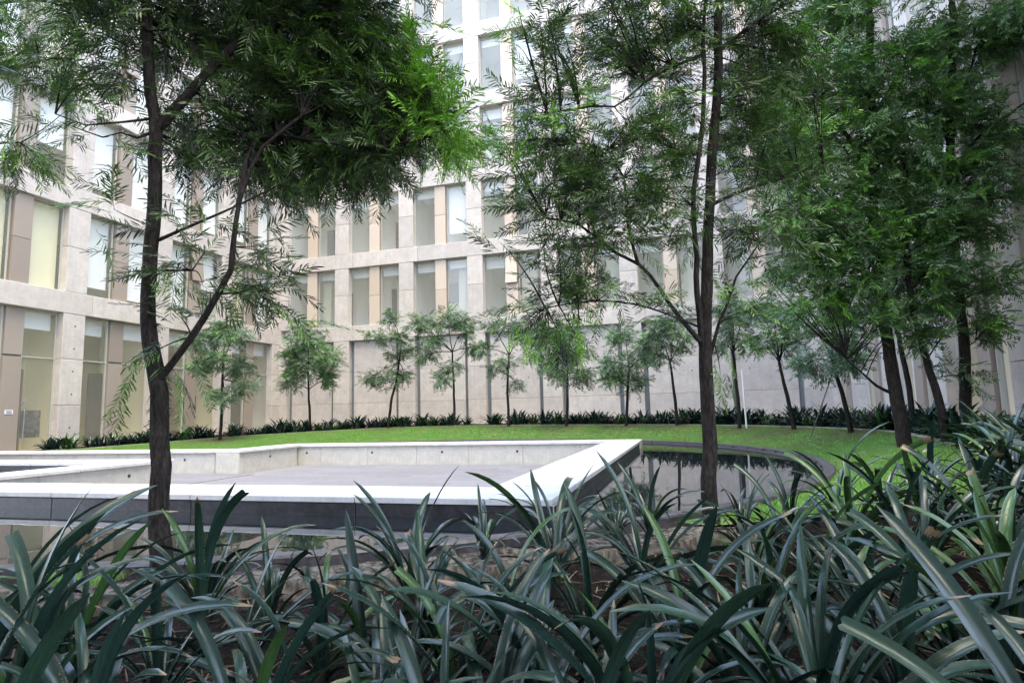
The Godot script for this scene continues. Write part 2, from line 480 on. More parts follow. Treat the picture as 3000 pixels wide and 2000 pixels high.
func ground_floor(b: Node3D, i0: int, i1: int, style: String) -> void:
	var ys := [0.0, 1.83, 3.33, GB]
	if style == "back":
		for i in range(i0, i1 + 1):
			for c in 3:
				part("column_panel", bbox(Vector3(0.84, ys[c + 1] - ys[c] - 0.010, 0.34), 0.010), M.concrete[(i + c) % 3], b, Vector3(i * BAY, (ys[c] + ys[c + 1]) / 2, -0.176))
			for s in [-1, 1]:
				part("slot_panel", bbox(Vector3(0.19, GB - 0.02, 0.06), 0.004), M.slot, b, Vector3(i * BAY + s * 0.515, GB / 2, -0.34))
		for i in range(i0, i1):
			for c in 3:
				part("wall_panel", bbox(Vector3(BAY - 1.22, ys[c + 1] - ys[c] - 0.010, 0.24), 0.010), M.concrete[(i * 2 + c) % 3], b, Vector3((i + 0.5) * BAY, (ys[c] + ys[c + 1]) / 2, -0.30))
			for c in 2:
				for s in [-0.62, 0.62]:
					part("tie_hole", tie_mesh(), M.ink, b, Vector3((i + 0.5) * BAY + s, ys[c] + 0.9, -0.1805))
		return
	for i in range(i0, i1 + 1):
		for c in 3:
			part("column_panel", bbox(Vector3(COLW, ys[c + 1] - ys[c] - 0.010, 0.34), 0.010), M.concrete[(i + c) % 3], b, Vector3(i * BAY, (ys[c] + ys[c + 1]) / 2, -0.176))
			for yy in [0.35, 1.1]:
				part("tie_hole", tie_mesh(), M.ink, b, Vector3(i * BAY + 0.03, ys[c] + yy, -0.0055))
	var w := (BAY - COLW - TANW) / 2
	for i in range(i0, i1):
		var xm := (i + 0.5) * BAY
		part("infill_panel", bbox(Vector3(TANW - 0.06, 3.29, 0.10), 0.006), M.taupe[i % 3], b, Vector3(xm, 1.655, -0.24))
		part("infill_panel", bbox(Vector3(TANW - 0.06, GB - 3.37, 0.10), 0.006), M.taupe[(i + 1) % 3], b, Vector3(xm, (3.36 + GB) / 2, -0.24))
		part("infill_backing", bbox(Vector3(TANW, GB, 0.10), 0.005), M.frame, b, Vector3(xm, GB / 2, -0.345))
		for s in 2:
			tall_glazing(b, i * BAY + COLW / 2 + w / 2 if s == 0 else xm + TANW / 2 + w / 2, w, style == "left" and s == 1 and i == 3, style == "right" and s + i != 3)
		if style == "left":
			part("interior_door", bbox(Vector3(1.25, 3.0, 0.06), 0.01), [M.dark_wood, M.brown_wood][i % 2], b, Vector3(xm + 0.35, 1.51, -1.1))
			part("partition_wall", bbox(Vector3(1.0, GB - 0.02, 0.12), 0.01), M.room_cream, b, Vector3(xm - 0.75, GB / 2, -2.0))
			part("partition_wall", bbox(Vector3(1.0, GB - 0.02, 0.12), 0.01), M.room_cream, b, Vector3(xm + 1.4, GB / 2, -2.0))
			if i == 5:
				part("interior_door", bbox(Vector3(0.5, 0.6, 0.05), 0.01), M.dark_wood, b, Vector3(xm + 1.1, 2.0, -1.2))
		part("partition_wall", bbox(Vector3(0.14, GB - 0.02, 2.1), 0.01), M.room_cream if style == "left" else M.room, b, Vector3(i * BAY, GB / 2, -1.5))

func tie_mesh() -> ArrayMesh:
	if not boxes.has("tie"):
		var st := start()
		for k in 10:
			var a := TAU * k / 10.0
			var a2 := TAU * (k + 1) / 10.0
			tri(st, Vector3(0, 0, 0.001), Vector3(cos(a), sin(a), 0.2) * 0.026, Vector3(cos(a2), sin(a2), 0.2) * 0.026, Vector3.BACK)
			quad(st, Vector3(cos(a), sin(a), 0.2) * 0.026, Vector3(cos(a2), sin(a2), 0.2) * 0.026, Vector3(cos(a2) * 0.03, sin(a2) * 0.03, -0.004), Vector3(cos(a) * 0.03, sin(a) * 0.03, -0.004), Vector3(cos(a), sin(a), 1))
		boxes["tie"] = done(st)
	return boxes["tie"]

# ---------------------------------------------------------------- plaza walls
func wall_run(x0: float, x1: float, d0: float, d1: float, faces: String, called: String, label: String) -> void:
	# faces: for each of north(back) south(front) east west: c = concrete, b = black cladding, . = none
	var along_x := x1 - x0 > d1 - d0
	var w := thing(called, label, "wall", Vector3((x0 + x1) / 2, 0, -(d0 + d1) / 2), 0.0, "low walls round the sunken plaza")
	var len_ := x1 - x0 if along_x else d1 - d0
	var thick := d1 - d0 if along_x else x1 - x0
	var n := maxi(1, int(round(len_ / 1.35)))
	var seg := len_ / n
	for i in n:
		var a := -len_ / 2 + (i + 0.5) * seg
		var size := Vector3(seg - 0.004, 0.60, thick - 0.10) if along_x else Vector3(thick - 0.10, 0.60, seg - 0.004)
		part("wall_panel", bbox(size, 0.006), M.seat_wall, w, Vector3(a, 0.16, 0) if along_x else Vector3(0, 0.16, a))
	n = maxi(1, int(round(len_ / 1.8)))
	seg = len_ / n
	for i in n:
		var a := -len_ / 2 + (i + 0.5) * seg
		var size := Vector3(seg - 0.010, 0.055, thick) if along_x else Vector3(thick, 0.055, seg - 0.010)
		part("coping_slab", bbox(size, 0.006), M.coping, w, Vector3(a, 0.4925, 0) if along_x else Vector3(0, 0.4925, a))
		for s in [-1, 1]:
			var f := faces[1 if s == 1 else 0] if along_x else faces[2 if s == 1 else 3]
			var out: float = s * (thick / 2 - 0.05)
			if f == "b":
				var cs := Vector3(seg - 0.008, 0.50, 0.03) if along_x else Vector3(0.03, 0.50, seg - 0.008)
				part("cladding_slab", bbox(cs, 0.004), M.black_stone, w, Vector3(a, 0.21, out + s * 0.017) if along_x else Vector3(out + s * 0.017, 0.21, a))
			elif f == "c":
				part("tie_hole", tie_mesh(), M.ink, w, Vector3(a, 0.31, out + s * 0.0045) if along_x else Vector3(out + s * 0.0045, 0.31, a), Vector3(0, (0.0 if s == 1 else PI) if along_x else (PI / 2 if s == 1 else -PI / 2), 0))

func end_cladding() -> void:
	# black slabs closing the outer end of the near wall at its corner
	var w := get_node("seat_wall")
	part("cladding_slab", bbox(Vector3(0.03, 0.50, 0.66), 0.004), M.black_stone, w, Vector3(4.467, 0.21, -0.03))

# ---------------------------------------------------------------- plants
func strap_leaf(length: float, width: float, a0: float, bend: float, twist: float, fold: float, blunt: bool, segs: int) -> ArrayMesh:
	var st := SurfaceTool.new()
	st.begin(Mesh.PRIMITIVE_TRIANGLES)
	st.set_smooth_group(0)
	var p := Vector3.ZERO
	var rows := []
	for i in segs + 1:
		var t := float(i) / segs
		var ang := a0 + bend * pow(t, 1.6)
		if i > 0: p += Vector3(sin(ang), cos(ang), 0) * (length / segs)
		var dir := Vector3(sin(ang), cos(ang), 0)
		var nrm := Vector3(-cos(ang), sin(ang), 0)
		var tw := twist * t
		var side := (Vector3(0, 0, 1) * cos(tw) + nrm * sin(tw))
		var nn := nrm * cos(tw) - Vector3(0, 0, 1) * sin(tw)
		var wd := width * 0.5 * (0.62 + 0.38 * sin(minf(t * 2.2, 1.0) * PI / 2))
		if not blunt: wd *= sqrt(maxf(0.0, 1.0 - pow(maxf(0.0, (t - 0.55) / 0.45), 2.2)))
		else: wd *= 1.0 - 0.12 * maxf(0, t - 0.6)
		wd = maxf(wd, 0.0015)
		var f := fold * (1.0 - 0.6 * t)
		var row := []
		for s in [-1.0, -0.5, 0.0, 0.5, 1.0]:
			row.append([p + side * wd * s + nn * (absf(s) * absf(s) * wd * f) + dir * (0.004 * sin(s * 7.0 + length * 40.0) if blunt and i == segs else 0.0), Vector2(s * 0.46 + 0.5, t)])
		rows.append(row)
	for i in segs:
		for k in 4:
			var q := [rows[i][k], rows[i + 1][k], rows[i + 1][k + 1], rows[i][k + 1]]
			for n in [0, 1, 2, 0, 2, 3]:
				st.set_uv(q[n][1])
				st.add_vertex(q[n][0])
	st.index()
	st.generate_normals()
	return st.commit()

func make_leaves() -> void:
	var r := RandomNumberGenerator.new()
	r.seed = 5
	for k in 20:
		var outer := k % 3
		leafs.append(strap_leaf(r.randf_range(0.54, 0.80), r.randf_range(0.032, 0.046), [0.12, 0.30, 0.52][outer] + r.randf_range(-0.08, 0.08), [0.75, 1.35, 1.6][outer] + r.randf_range(-0.3, 0.4), r.randf_range(-0.7, 0.7), r.randf_range(0.4, 0.9), k % 7 == 3, 12))

func strap_plant(at: Vector3, scale: float, n: int, turn: float, label: String, group: String, stalk := 0.0) -> void:
	var t := thing("strap_leaf_plant", label, "plant", at, turn, group)
	var st := start()
	var h := 0.06 + stalk
	add_tube(st, [Vector3(0, -0.06, 0), Vector3(0.01 * stalk, h * 0.5, 0), Vector3(0.05 * stalk, h, 0.02 * stalk), Vector3(0.05 * stalk, h + 0.03, 0.02 * stalk)], [0.034, 0.032, 0.030, 0.008], 8, 0.3)
	part("stem", done(st), M.stalk, t)
	var bright := rng.randf() < 0.05
	for i in n:
		var rank := float(i) / n            # 0 = inner, 1 = outer
		var kind := 0 if rank < 0.3 else (1 if rank < 0.68 else 2)
		var mesh: ArrayMesh = leafs[(rng.randi() % 6) * 3 + kind]
		var mi: int = rng.randi() % 3
		if rng.randf() < 0.30: mi += 4
		if bright or rng.randf() < 0.07: mi = 3 if mi < 4 else 7
		var az := (0.0 if i % 2 == 0 else PI) + rng.randfn(0.0, 0.55)
		var o := part("leaf", mesh, M.strap[mi], t, Vector3(cos(az) * 0.012 + 0.05 * stalk, h - 0.02 + rng.randf() * 0.03, -sin(az) * 0.012 + 0.02 * stalk))
		var s := scale * rng.randf_range(0.75, 1.1)
		o.transform.basis = Basis.from_euler(Vector3(rng.randfn(0, 0.10), az, rng.randfn(0, 0.16))).scaled(Vector3.ONE * s)

func hedge_mesh(seed_: int) -> ArrayMesh:
	var r := RandomNumberGenerator.new()
	r.seed = seed_
	var st := SurfaceTool.new()
	st.begin(Mesh.PRIMITIVE_TRIANGLES)
	for i in 40:
		var rank := i / 40.0
		var m := strap_leaf(r.randf_range(0.34, 0.55), 0.048, 0.1 + rank * 0.5, 0.6 + rank * 0.9, r.randf_range(-0.5, 0.5), 0.4, false, 5)
		st.append_from(m, 0, Transform3D(Basis.from_euler(Vector3(0, r.randf() * TAU, 0)), Vector3(r.randf_range(-0.1, 0.1), -0.02, r.randf_range(-0.1, 0.1))))
	return st.commit()

func spray_mesh(seed_: int, leaves: int, length: float, leaf: float, width: float) -> ArrayMesh:
	# a drooping twig along +x with narrow leaves to both sides
	var r := RandomNumberGenerator.new()
	r.seed = seed_
	var st := SurfaceTool.new()
	st.begin(Mesh.PRIMITIVE_TRIANGLES)
	st.set_smooth_group(-1)
	var pos := func(t: float) -> Vector3: return Vector3(length * t, -0.28 * length * t * t, 0.03 * length * sin(t * 4.0))
	for i in 3:
		var a: Vector3 = pos.call(i / 3.0)
		var b: Vector3 = pos.call((i + 1) / 3.0)
		quad(st, a + Vector3(0, 0, 0.0014), b + Vector3(0, 0, 0.001), b - Vector3(0, 0, 0.001), a - Vector3(0, 0, 0.0014), Vector3.UP)
		quad(st, a + Vector3(0, 0.0014, 0), b + Vector3(0, 0.001, 0), b - Vector3(0, 0.001, 0), a - Vector3(0, 0.0014, 0), Vector3.BACK)
	for i in leaves:
		var t := 0.08 + 0.92 * (i + r.randf() * 0.6) / leaves
		var p: Vector3 = pos.call(t)
		var side := 1.0 if i % 2 == 0 else -1.0
		var l := leaf * r.randf_range(0.7, 1.15) * (1.0 - 0.35 * maxf(0, t - 0.75) * 4.0)
		var a := r.randf_range(0.55, 1.05)
		var d := Vector3(cos(a), r.randf_range(-0.35, 0.25), side * sin(a)).normalized()
		var droop := Vector3(0, -0.22 * l, 0)
		var up := Vector3(0, 1, 0).rotated(d, r.randf_range(-0.7, 0.7))
		var w := d.cross(up).normalized() * width * 0.5
		var m1 := p + d * l * 0.35
		var m2 := p + d * l * 0.75 + droop * 0.5
		var e := p + d * l + droop
		tri(st, p, m1 + w, m1 - w, up)
		quad(st, m1 + w, m2 + w * 0.85, m2 - w * 0.85, m1 - w, up)
		tri(st, m2 + w * 0.85, e, m2 - w * 0.85, up)
	st.generate_normals()
	return st.commit()

func nearest(paths: Array, p: Vector3) -> Vector3:
	# the point of the limbs from which a twig to p most likely springs: near, and rather below than above
	var best := Vector3.ZERO
	var bd := 1e9
	for path in paths:
		for q in path:
			var d: float = q.distance_to(p) + maxf(0.0, q.y - p.y) * 1.2
			if d < bd:
				bd = d
				best = q
	return best

func tree(called: String, label: String, limbs: Array, clumps: Array, leaf_scale: float, per_twig: int, dark: Color, light: Color, group: String, seed_: int, leaf_set := sprays) -> void:
	# limbs: [points, radius at the start, radius at the end]; clumps: [centre, radii, sprays, share of sprays tinted as if backlit]
	var r := RandomNumberGenerator.new()
	r.seed = seed_
	var base: Vector3 = limbs[0][0][0]
	var t := thing(called, label, "tree", base, 0.0, group)
	var paths := []
	var trunk := start()
	for li in limbs.size():
		var pts := smooth_path(limbs[li][0], 0.12)
		var loc := []
		var rad := []
		for i in pts.size():
			var f := float(i) / (pts.size() - 1)
			loc.append(pts[i] - base + Vector3(wood_noise.get_noise_3d(pts[i].y * 14.0, li * 9.0, 0), 0, wood_noise.get_noise_3d(0, li * 9.0, pts[i].y * 14.0)) * 0.035 * minf(1, i * 0.3))
			var rr: float = lerpf(limbs[li][1], limbs[li][2], pow(f, 0.8))
			if li == 0: rr *= 1.0 + 0.22 * exp(-f * 26.0)
			rad.append(rr)
		add_tube(trunk, loc, rad, 12 if li == 0 else 8, 0.22)
		paths.append(loc.slice(int(loc.size() * (0.35 if li == 0 else 0.15))))
	part("trunk", done(trunk), M.bark, t)
	var twigs := start()
	var sets := [[], [], []]
	var tints := [[], [], []]
	for c in clumps:
		var n: int = c[2]
		var tips := maxi(1, n / per_twig)
		for k in tips:
			var u := Vector3(r.randfn(), r.randfn(), r.randfn()).normalized() * pow(r.randf(), 0.45)
			var tip: Vector3 = c[0] - base + Vector3(u.x * c[1].x, u.y * c[1].y, u.z * c[1].z)
			var q := nearest(paths, tip)
			var dist := q.distance_to(tip)
			var ctrl := q.lerp(tip, 0.5) + Vector3(r.randfn(), r.randfn() + 0.6, r.randfn()) * dist * 0.10
			var pts := []
			for i in 6:
				var f := i / 5.0
				pts.append(q.lerp(ctrl, f).lerp(ctrl.lerp(tip, f), f))
			var r0 := clampf(0.004 + dist * 0.006, 0.003, 0.016)
			add_tube(twigs, pts, [r0, r0 * 0.85, r0 * 0.7, r0 * 0.55, r0 * 0.4, r0 * 0.22], 4)
			var young: bool = r.randf() < c[3]  # picks the bright tint that paints backlight into these sprays
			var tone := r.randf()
			for s in per_twig:
				var f := 1.0 - 0.75 * pow(r.randf(), 1.5) * minf(1.0, 0.5 / maxf(dist, 0.1))
				var at := q.lerp(ctrl, f).lerp(ctrl.lerp(tip, f), f) + Vector3(r.randfn(), r.randfn(), r.randfn()) * 0.05 * leaf_scale
				var dir := ((tip - q).normalized() * 0.7 + Vector3(r.randfn(), r.randfn() * 0.6 - 0.15, r.randfn()) * 0.75).normalized()
				var side := dir.cross(Vector3.UP)
				if side.length() < 0.1: side = Vector3.RIGHT
				side = side.normalized()
				var b := Basis(dir, side.cross(dir), side).rotated(dir, r.randfn(0, 0.6)).scaled(Vector3.ONE * leaf_scale * r.randf_range(0.7, 1.2))
				var w := s % 3
				sets[w].append(Transform3D(b, at))
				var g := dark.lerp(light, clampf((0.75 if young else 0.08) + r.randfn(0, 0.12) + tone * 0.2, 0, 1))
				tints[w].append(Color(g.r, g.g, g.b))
	part("branches", done(twigs), M.bark, t)
	for w in 3:
		if sets[w].is_empty(): continue
		var mm := MultiMesh.new()
		mm.transform_format = MultiMesh.TRANSFORM_3D
		mm.use_colors = true
		mm.mesh = leaf_set[w]
		mm.instance_count = sets[w].size()
		for i in sets[w].size():
			mm.set_instance_transform(i, sets[w][i])
			mm.set_instance_color(i, tints[w][i])
		var o := MultiMeshInstance3D.new()
		o.name = "crown"
		o.multimesh = mm
		o.material_override = M.foliage
		o.set_meta("kind", "stuff")
		t.add_child(o, true)

# ---------------------------------------------------------------- the scene
func _ready() -> void:
	rng.seed = 2024
	wood_noise.seed = 9
	wood_noise.frequency = 0.12
	var cam := Camera3D.new()
	cam.name = "camera"
	cam.position = Vector3(0, 1.22, 0)
	cam.rotation_degrees = Vector3(6.655, 16.076, -1.497)
	cam.fov = 58.68
	cam.near = 0.05
	cam.far = 400.0
	add_child(cam)
	cam.current = true
	var sky_m := ProceduralSkyMaterial.new()
	sky_m.sky_top_color = Color(0.70, 0.80, 0.98)
	sky_m.sky_horizon_color = Color(0.90, 0.92, 0.95)
	sky_m.sky_curve = 0.3
	sky_m.ground_bottom_color = Color(0.35, 0.33, 0.30)
	sky_m.ground_horizon_color = Color(0.60, 0.60, 0.58)
	sky_m.sun_angle_max = 0.0
	var sky := Sky.new()
	sky.sky_material = sky_m
	var env := Environment.new()
	env.background_mode = Environment.BG_SKY
	env.sky = sky
	env.background_energy_multiplier = 1.0
	env.tonemap_mode = Environment.TONE_MAPPER_LINEAR
	env.tonemap_exposure = 7.7
	env.sdfgi_enabled = true
	env.ssao_enabled = true
	env.ssil_enabled = true
	var we := WorldEnvironment.new()
	we.name = "environment"
	we.environment = env
	add_child(we)
	var sun := DirectionalLight3D.new()
	sun.name = "sun"
	sun.light_energy = 0.25
	sun.light_angular_distance = 35.0
	sun.light_color = Color(1.0, 0.97, 0.92)
	sun.shadow_enabled = true
	sun.rotation_degrees = Vector3(-68, 40, 0)
	add_child(sun)

	make_materials()
	make_leaves()
	sprays = [spray_mesh(1, 26, 0.26, 0.075, 0.0075), spray_mesh(2, 22, 0.21, 0.082, 0.0080), spray_mesh(3, 30, 0.30, 0.068, 0.0070)]
	broad_sprays = [spray_mesh(4, 16, 0.26, 0.085, 0.015), spray_mesh(5, 14, 0.22, 0.09, 0.016), spray_mesh(6, 18, 0.29, 0.08, 0.014)]
	print("materials")
	build_ground()
	build_buildings()
	build_pool()
	print("setting")
	build_trees()
	print("trees")
	build_plants()
	fallen_leaves()
	print("plants")

func build_ground() -> void:
	# bare bed: a sheet of soil under and round the lawn
	var st := SurfaceTool.new()
	st.begin(Mesh.PRIMITIVE_TRIANGLES)
	st.set_smooth_group(0)
	var xs := []
	var x := -19.3
	while x < 5.15:
		xs.append(x)
		x += 0.12 if x > -5.0 else 0.4
	xs.append(5.15)
	var ds := []
	var d := -6.0
	while d < 25.5:
		ds.append(d)
		d += 0.12 if d > -0.5 and d < 8.0 else 0.4
	ds.append(25.6)
	var soil_p := func(px: float, pd: float) -> Vector3:
		var r := (Vector2(px, pd) - POOL).length()
		var lump := 0.025 * wood_noise.get_noise_2d(px * 30.0, pd * 30.0) + 0.012 * wood_noise.get_noise_2d(px * 110.0, pd * 110.0)
		var k := kerb_at(rad_to_deg(atan2(px - POOL.x, pd - POOL.y)))
		return Vector3(px, ground_h(px, pd) - (0.03 if r < k.x - 0.05 else 0.0) + lump, -pd)
	for i in xs.size() - 1:
		for j in ds.size() - 1:
			var c := Vector2((xs[i] + xs[i + 1]) / 2, (ds[j] + ds[j + 1]) / 2)
			if (c - POOL).length() < 7.82 + (0.3 if xs[i + 1] - xs[i] > 0.2 else 0.05): continue
			if c.x < -9.6 and c.y > 8.9 and c.y < 12.1: continue
			quad(st, soil_p.call(xs[i], ds[j]), soil_p.call(xs[i + 1], ds[j]), soil_p.call(xs[i + 1], ds[j + 1]), soil_p.call(xs[i], ds[j + 1]), Vector3.UP)
	st.index()
	st.generate_normals()
	struct("ground", st.commit(), M.soil)
	# lawn ring between the pool rim and the kerb
	var lw := SurfaceTool.new()
	lw.begin(Mesh.PRIMITIVE_TRIANGLES)
	lw.set_smooth_group(0)
	var lawn_p := func(phi: float, t: float) -> Vector3:
		var k := kerb_at(phi)
		var v := polar(phi, lerpf(RIM_OUT - 0.03, maxf(k.x, RIM_OUT), t))
		return Vector3(v.x, ground_h(v.x, v.y) + 0.008 * wood_noise.get_noise_2d(v.x * 12.0, v.y * 12.0), -v.y)
	for a in 360:
		var phi := -90.0 + a
		if phi > 131.0 and phi < 225.0 and not (phi > 158.5 and phi < 162.0): continue
		for k in 10:
			var q := [lawn_p.call(phi, k / 10.0), lawn_p.call(phi + 1, k / 10.0), lawn_p.call(phi + 1, (k + 1) / 10.0), lawn_p.call(phi, (k + 1) / 10.0)]
			var c: Vector3 = (q[0] + q[2]) / 2
			if c.x < -9.6 and -c.z > 8.7 and -c.z < 12.3: continue
			quad(lw, q[0], q[1], q[2], q[3], Vector3.UP)
	lw.index()
	lw.generate_normals()
	struct("lawn", lw.commit(), M.lawn)
	# kerb
	var kb := start()
	for a in 170:
		var phi := -80.0 + a
		var p := []
		for e in [phi, phi + 1.0]:
			var k := kerb_at(e)
			for rr in [k.x - 0.01, k.x + 0.08]:
				var v := polar(e, rr)
				p.append(Vector3(v.x, k.y + 0.035, -v.y))
		if p[0].x < -9.6 and -p[0].z > 8.7 and -p[0].z < 12.3: continue
		var dn := Vector3(0, -0.16, 0)
		quad(kb, p[0], p[2], p[3], p[1], Vector3.UP)
		var inw: Vector3 = Vector3(POOL.x, 0, -POOL.y) - p[0]
		inw.y = 0
		quad(kb, p[0], p[2], p[2] + dn, p[0] + dn, inw)
		quad(kb, p[1], p[3], p[3] + dn, p[1] + dn, -inw)
	struct("kerb", done(kb), M.kerb)
	# rough mortar edging between the pool and the near bed
	var ed := SurfaceTool.new()
	ed.begin(Mesh.PRIMITIVE_TRIANGLES)
	ed.set_smooth_group(0)
	var ed_p := func(phi: float, t: float) -> Vector3:
		var inner := maxf(kerb_at(phi).x, RIM_OUT - 0.02)
		var v := polar(phi, inner + t * (0.40 + 0.12 * wood_noise.get_noise_2d(phi * 3.0, 4.0)))
		var y := 0.375 + 0.03 * wood_noise.get_noise_2d(v.x * 40.0, v.y * 40.0) + 0.02 * wood_noise.get_noise_2d(v.x * 100.0, v.y * 100.0)
		if t < 0.01: y = 0.372
		if t > 0.85: y -= (t - 0.85) * 1.6
		return Vector3(v.x, y, -v.y)
	for a in 158:
		var phi := 131.0 + a * 0.5
		for k in 12:
			quad(ed, ed_p.call(phi, k / 12.0), ed_p.call(phi + 0.5, k / 12.0), ed_p.call(phi + 0.5, (k + 1) / 12.0), ed_p.call(phi, (k + 1) / 12.0), Vector3.UP)
	ed.index()
	ed.generate_normals()
	struct("bed_edging", ed.commit(), M.edging)
	# grass
	var tuft := SurfaceTool.new()
	tuft.begin(Mesh.PRIMITIVE_TRIANGLES)
	tuft.set_smooth_group(-1)
	var r := RandomNumberGenerator.new()
	r.seed = 8
	for i in 9:
		var o := Vector3(r.randf_range(-0.04, 0.04), 0, r.randf_range(-0.04, 0.04))
		var a := r.randf() * TAU
		var h := r.randf_range(0.022, 0.04)
		var s := Vector3(cos(a), 0, sin(a)) * 0.0022
		var lean := Vector3(-sin(a), 0, cos(a)) * h * r.randf_range(-0.7, 0.7)
		var m := o + Vector3(0, h * 0.6, 0) + lean * 0.4
		quad(tuft, o - s, o + s, m + s * 0.8, m - s * 0.8, Vector3(-sin(a), 0.2, cos(a)))
		tri(tuft, m - s * 0.8, m + s * 0.8, o + Vector3(0, h, 0) + lean, Vector3(-sin(a), 0.2, cos(a)))
	tuft.generate_normals()
	var mm := MultiMesh.new()
	mm.transform_format = MultiMesh.TRANSFORM_3D
	mm.use_colors = true
	mm.mesh = tuft.commit()
	var places := []
	while places.size() < 52000:
		var phi := r.randf_range(-78.0, 130.0) if places.size() > 120 else r.randf_range(158.6, 161.6)
		var k := kerb_at(phi)
		var rr := sqrt(r.randf_range(RIM_OUT * RIM_OUT, 169.0))
		if rr > k.x - 0.02: continue
		var v := polar(phi, rr)
		if v.x < -9.6 and v.y > 8.4 and v.y < 12.6: continue
		places.append(Vector3(v.x, ground_h(v.x, v.y) - 0.004, -v.y))
	mm.instance_count = places.size()
	for i in places.size():
		mm.set_instance_transform(i, Transform3D(Basis.from_euler(Vector3(0, r.randf() * TAU, 0)).scaled(Vector3.ONE * r.randf_range(0.7, 1.3)), places[i]))
		var bare := 9.0
		for q in ROW: bare = minf(bare, Vector2(q[1][0].x - places[i].x, q[1][0].z - places[i].z).length())
		bare = clampf(1.0 - bare / 1.35 + r.randfn(0, 0.2), 0, 1)
		var dry := clampf(wood_noise.get_noise_2d(places[i].x * 7.0, places[i].z * 7.0) * 2.4 + r.randfn(0, 0.18), 0, 1)
		var g := Color(0.160, 0.320, 0.070).lerp(Color(0.22, 0.29, 0.10), dry) * r.randf_range(0.8, 1.2)
		g = g.lerp(Color(0.20, 0.17, 0.10) * r.randf_range(0.7, 1.2), bare)
		mm.set_instance_color(i, g)
	var go := MultiMeshInstance3D.new()
	go.name = numbered("grass")
	go.multimesh = mm
	go.material_override = M.grass
	add_child(go)
	tag(go, "short mown green grass on the sloping lawn round the pool", "grass", "", "stuff")
	# dry straw and dead leaf strips on the soil
	var sw := SurfaceTool.new()
	sw.begin(Mesh.PRIMITIVE_TRIANGLES)
	sw.set_smooth_group(-1)
	quad(sw, Vector3(-0.05, 0, -0.0025), Vector3(0, 0.006, -0.003), Vector3(0, 0.006, 0.003), Vector3(-0.05, 0, 0.0025), Vector3.UP)
	quad(sw, Vector3(0, 0.006, -0.003), Vector3(0.05, 0.002, -0.001), Vector3(0.05, 0.002, 0.001), Vector3(0, 0.006, 0.003), Vector3.UP)
	sw.generate_normals()
	var ms := MultiMesh.new()
	ms.transform_format = MultiMesh.TRANSFORM_3D
	ms.use_colors = true
	ms.mesh = sw.commit()
	var bits := []
	while bits.size() < 4500:
		var px := r.randf_range(-5.5, 5.0)
		var pd := r.randf_range(0.3, 8.5)
		var rel := Vector2(px, pd) - POOL
		if rel.length() < kerb_at(rad_to_deg(atan2(rel.x, rel.y))).x + 0.35: continue
		if wood_noise.get_noise_2d(px * 14.0, pd * 14.0) + r.randf_range(-0.25, 0.35) < 0.0: continue
		bits.append(Vector2(px, pd))
	ms.instance_count = bits.size()
	for i in bits.size():
		var b: Vector2 = bits[i]
		var p: Vector3 = soil_p.call(b.x, b.y)
		ms.set_instance_transform(i, Transform3D(Basis.from_euler(Vector3(r.randfn(0, 0.25), r.randf() * TAU, r.randfn(0, 0.25))).scaled(Vector3.ONE * r.randf_range(0.5, 1.6)), p + Vector3(0, 0.012, 0)))
		ms.set_instance_color(i, Color(0.20, 0.145, 0.105) * r.randf_range(0.25, 1.1))
	var so := MultiMeshInstance3D.new()
	so.name = numbered("straw_mulch")
	so.multimesh = ms
	so.material_override = M.straw
	add_child(so)
	tag(so, "dry straw and dead leaf bits strewn over the dark soil", "mulch", "", "stuff")

func fallen_leaves() -> void:
	var lf := SurfaceTool.new()
	lf.begin(Mesh.PRIMITIVE_TRIANGLES)
	lf.set_smooth_group(-1)
	tri(lf, Vector3(-0.04, 0, 0), Vector3(0, 0.004, 0.007), Vector3(0, 0.003, -0.007), Vector3.UP)
	tri(lf, Vector3(0.04, 0.002, 0), Vector3(0, 0.004, 0.007), Vector3(0, 0.003, -0.007), Vector3.UP)
	lf.generate_normals()
	var r := RandomNumberGenerator.new()
	r.seed = 66
	var at := []
	while at.size() < 260:
		var v := polar(r.randf_range(0, 360), 9.6 * sqrt(r.randf()))
		var y := 0.355
		var rr := (v - POOL).length()
		if rr > RIM_OUT: y = ground_h(v.x, v.y) + 0.03
		elif rr > POOL_R - 0.05: continue
		elif v.x > -10.5 and v.x < -1.0 and v.y > 4.8 and v.y < 14.7:
			if v.x > -9.2 and v.x < -1.9 and v.y > 5.65 and v.y < 13.8: y = 0.018
			elif v.x > -9.9 and v.x < -1.15 and v.y < 14.5 and v.y > 4.9: y = 0.523
			else: continue
		elif v.x < -9.6 and v.y > 8.3 and v.y < 12.7: continue
		at.append(Vector3(v.x, y, -v.y))
	var mm := MultiMesh.new()
	mm.transform_format = MultiMesh.TRANSFORM_3D
	mm.use_colors = true
	mm.mesh = lf.commit()
	mm.instance_count = at.size()
	for i in at.size():
		mm.set_instance_transform(i, Transform3D(Basis.from_euler(Vector3(0, r.randf() * TAU, 0)).scaled(Vector3.ONE * r.randf_range(0.6, 1.2)), at[i]))
		mm.set_instance_color(i, Color(0.30, 0.20, 0.09).lerp(Color(0.12, 0.13, 0.05), r.randf()))
	var o := MultiMeshInstance3D.new()
	o.name = numbered("fallen_leaves")
	o.multimesh = mm
	o.material_override = M.straw
	add_child(o)
	tag(o, "scattered dry fallen leaves on the water, lawn and plaza", "leaves", "", "stuff")

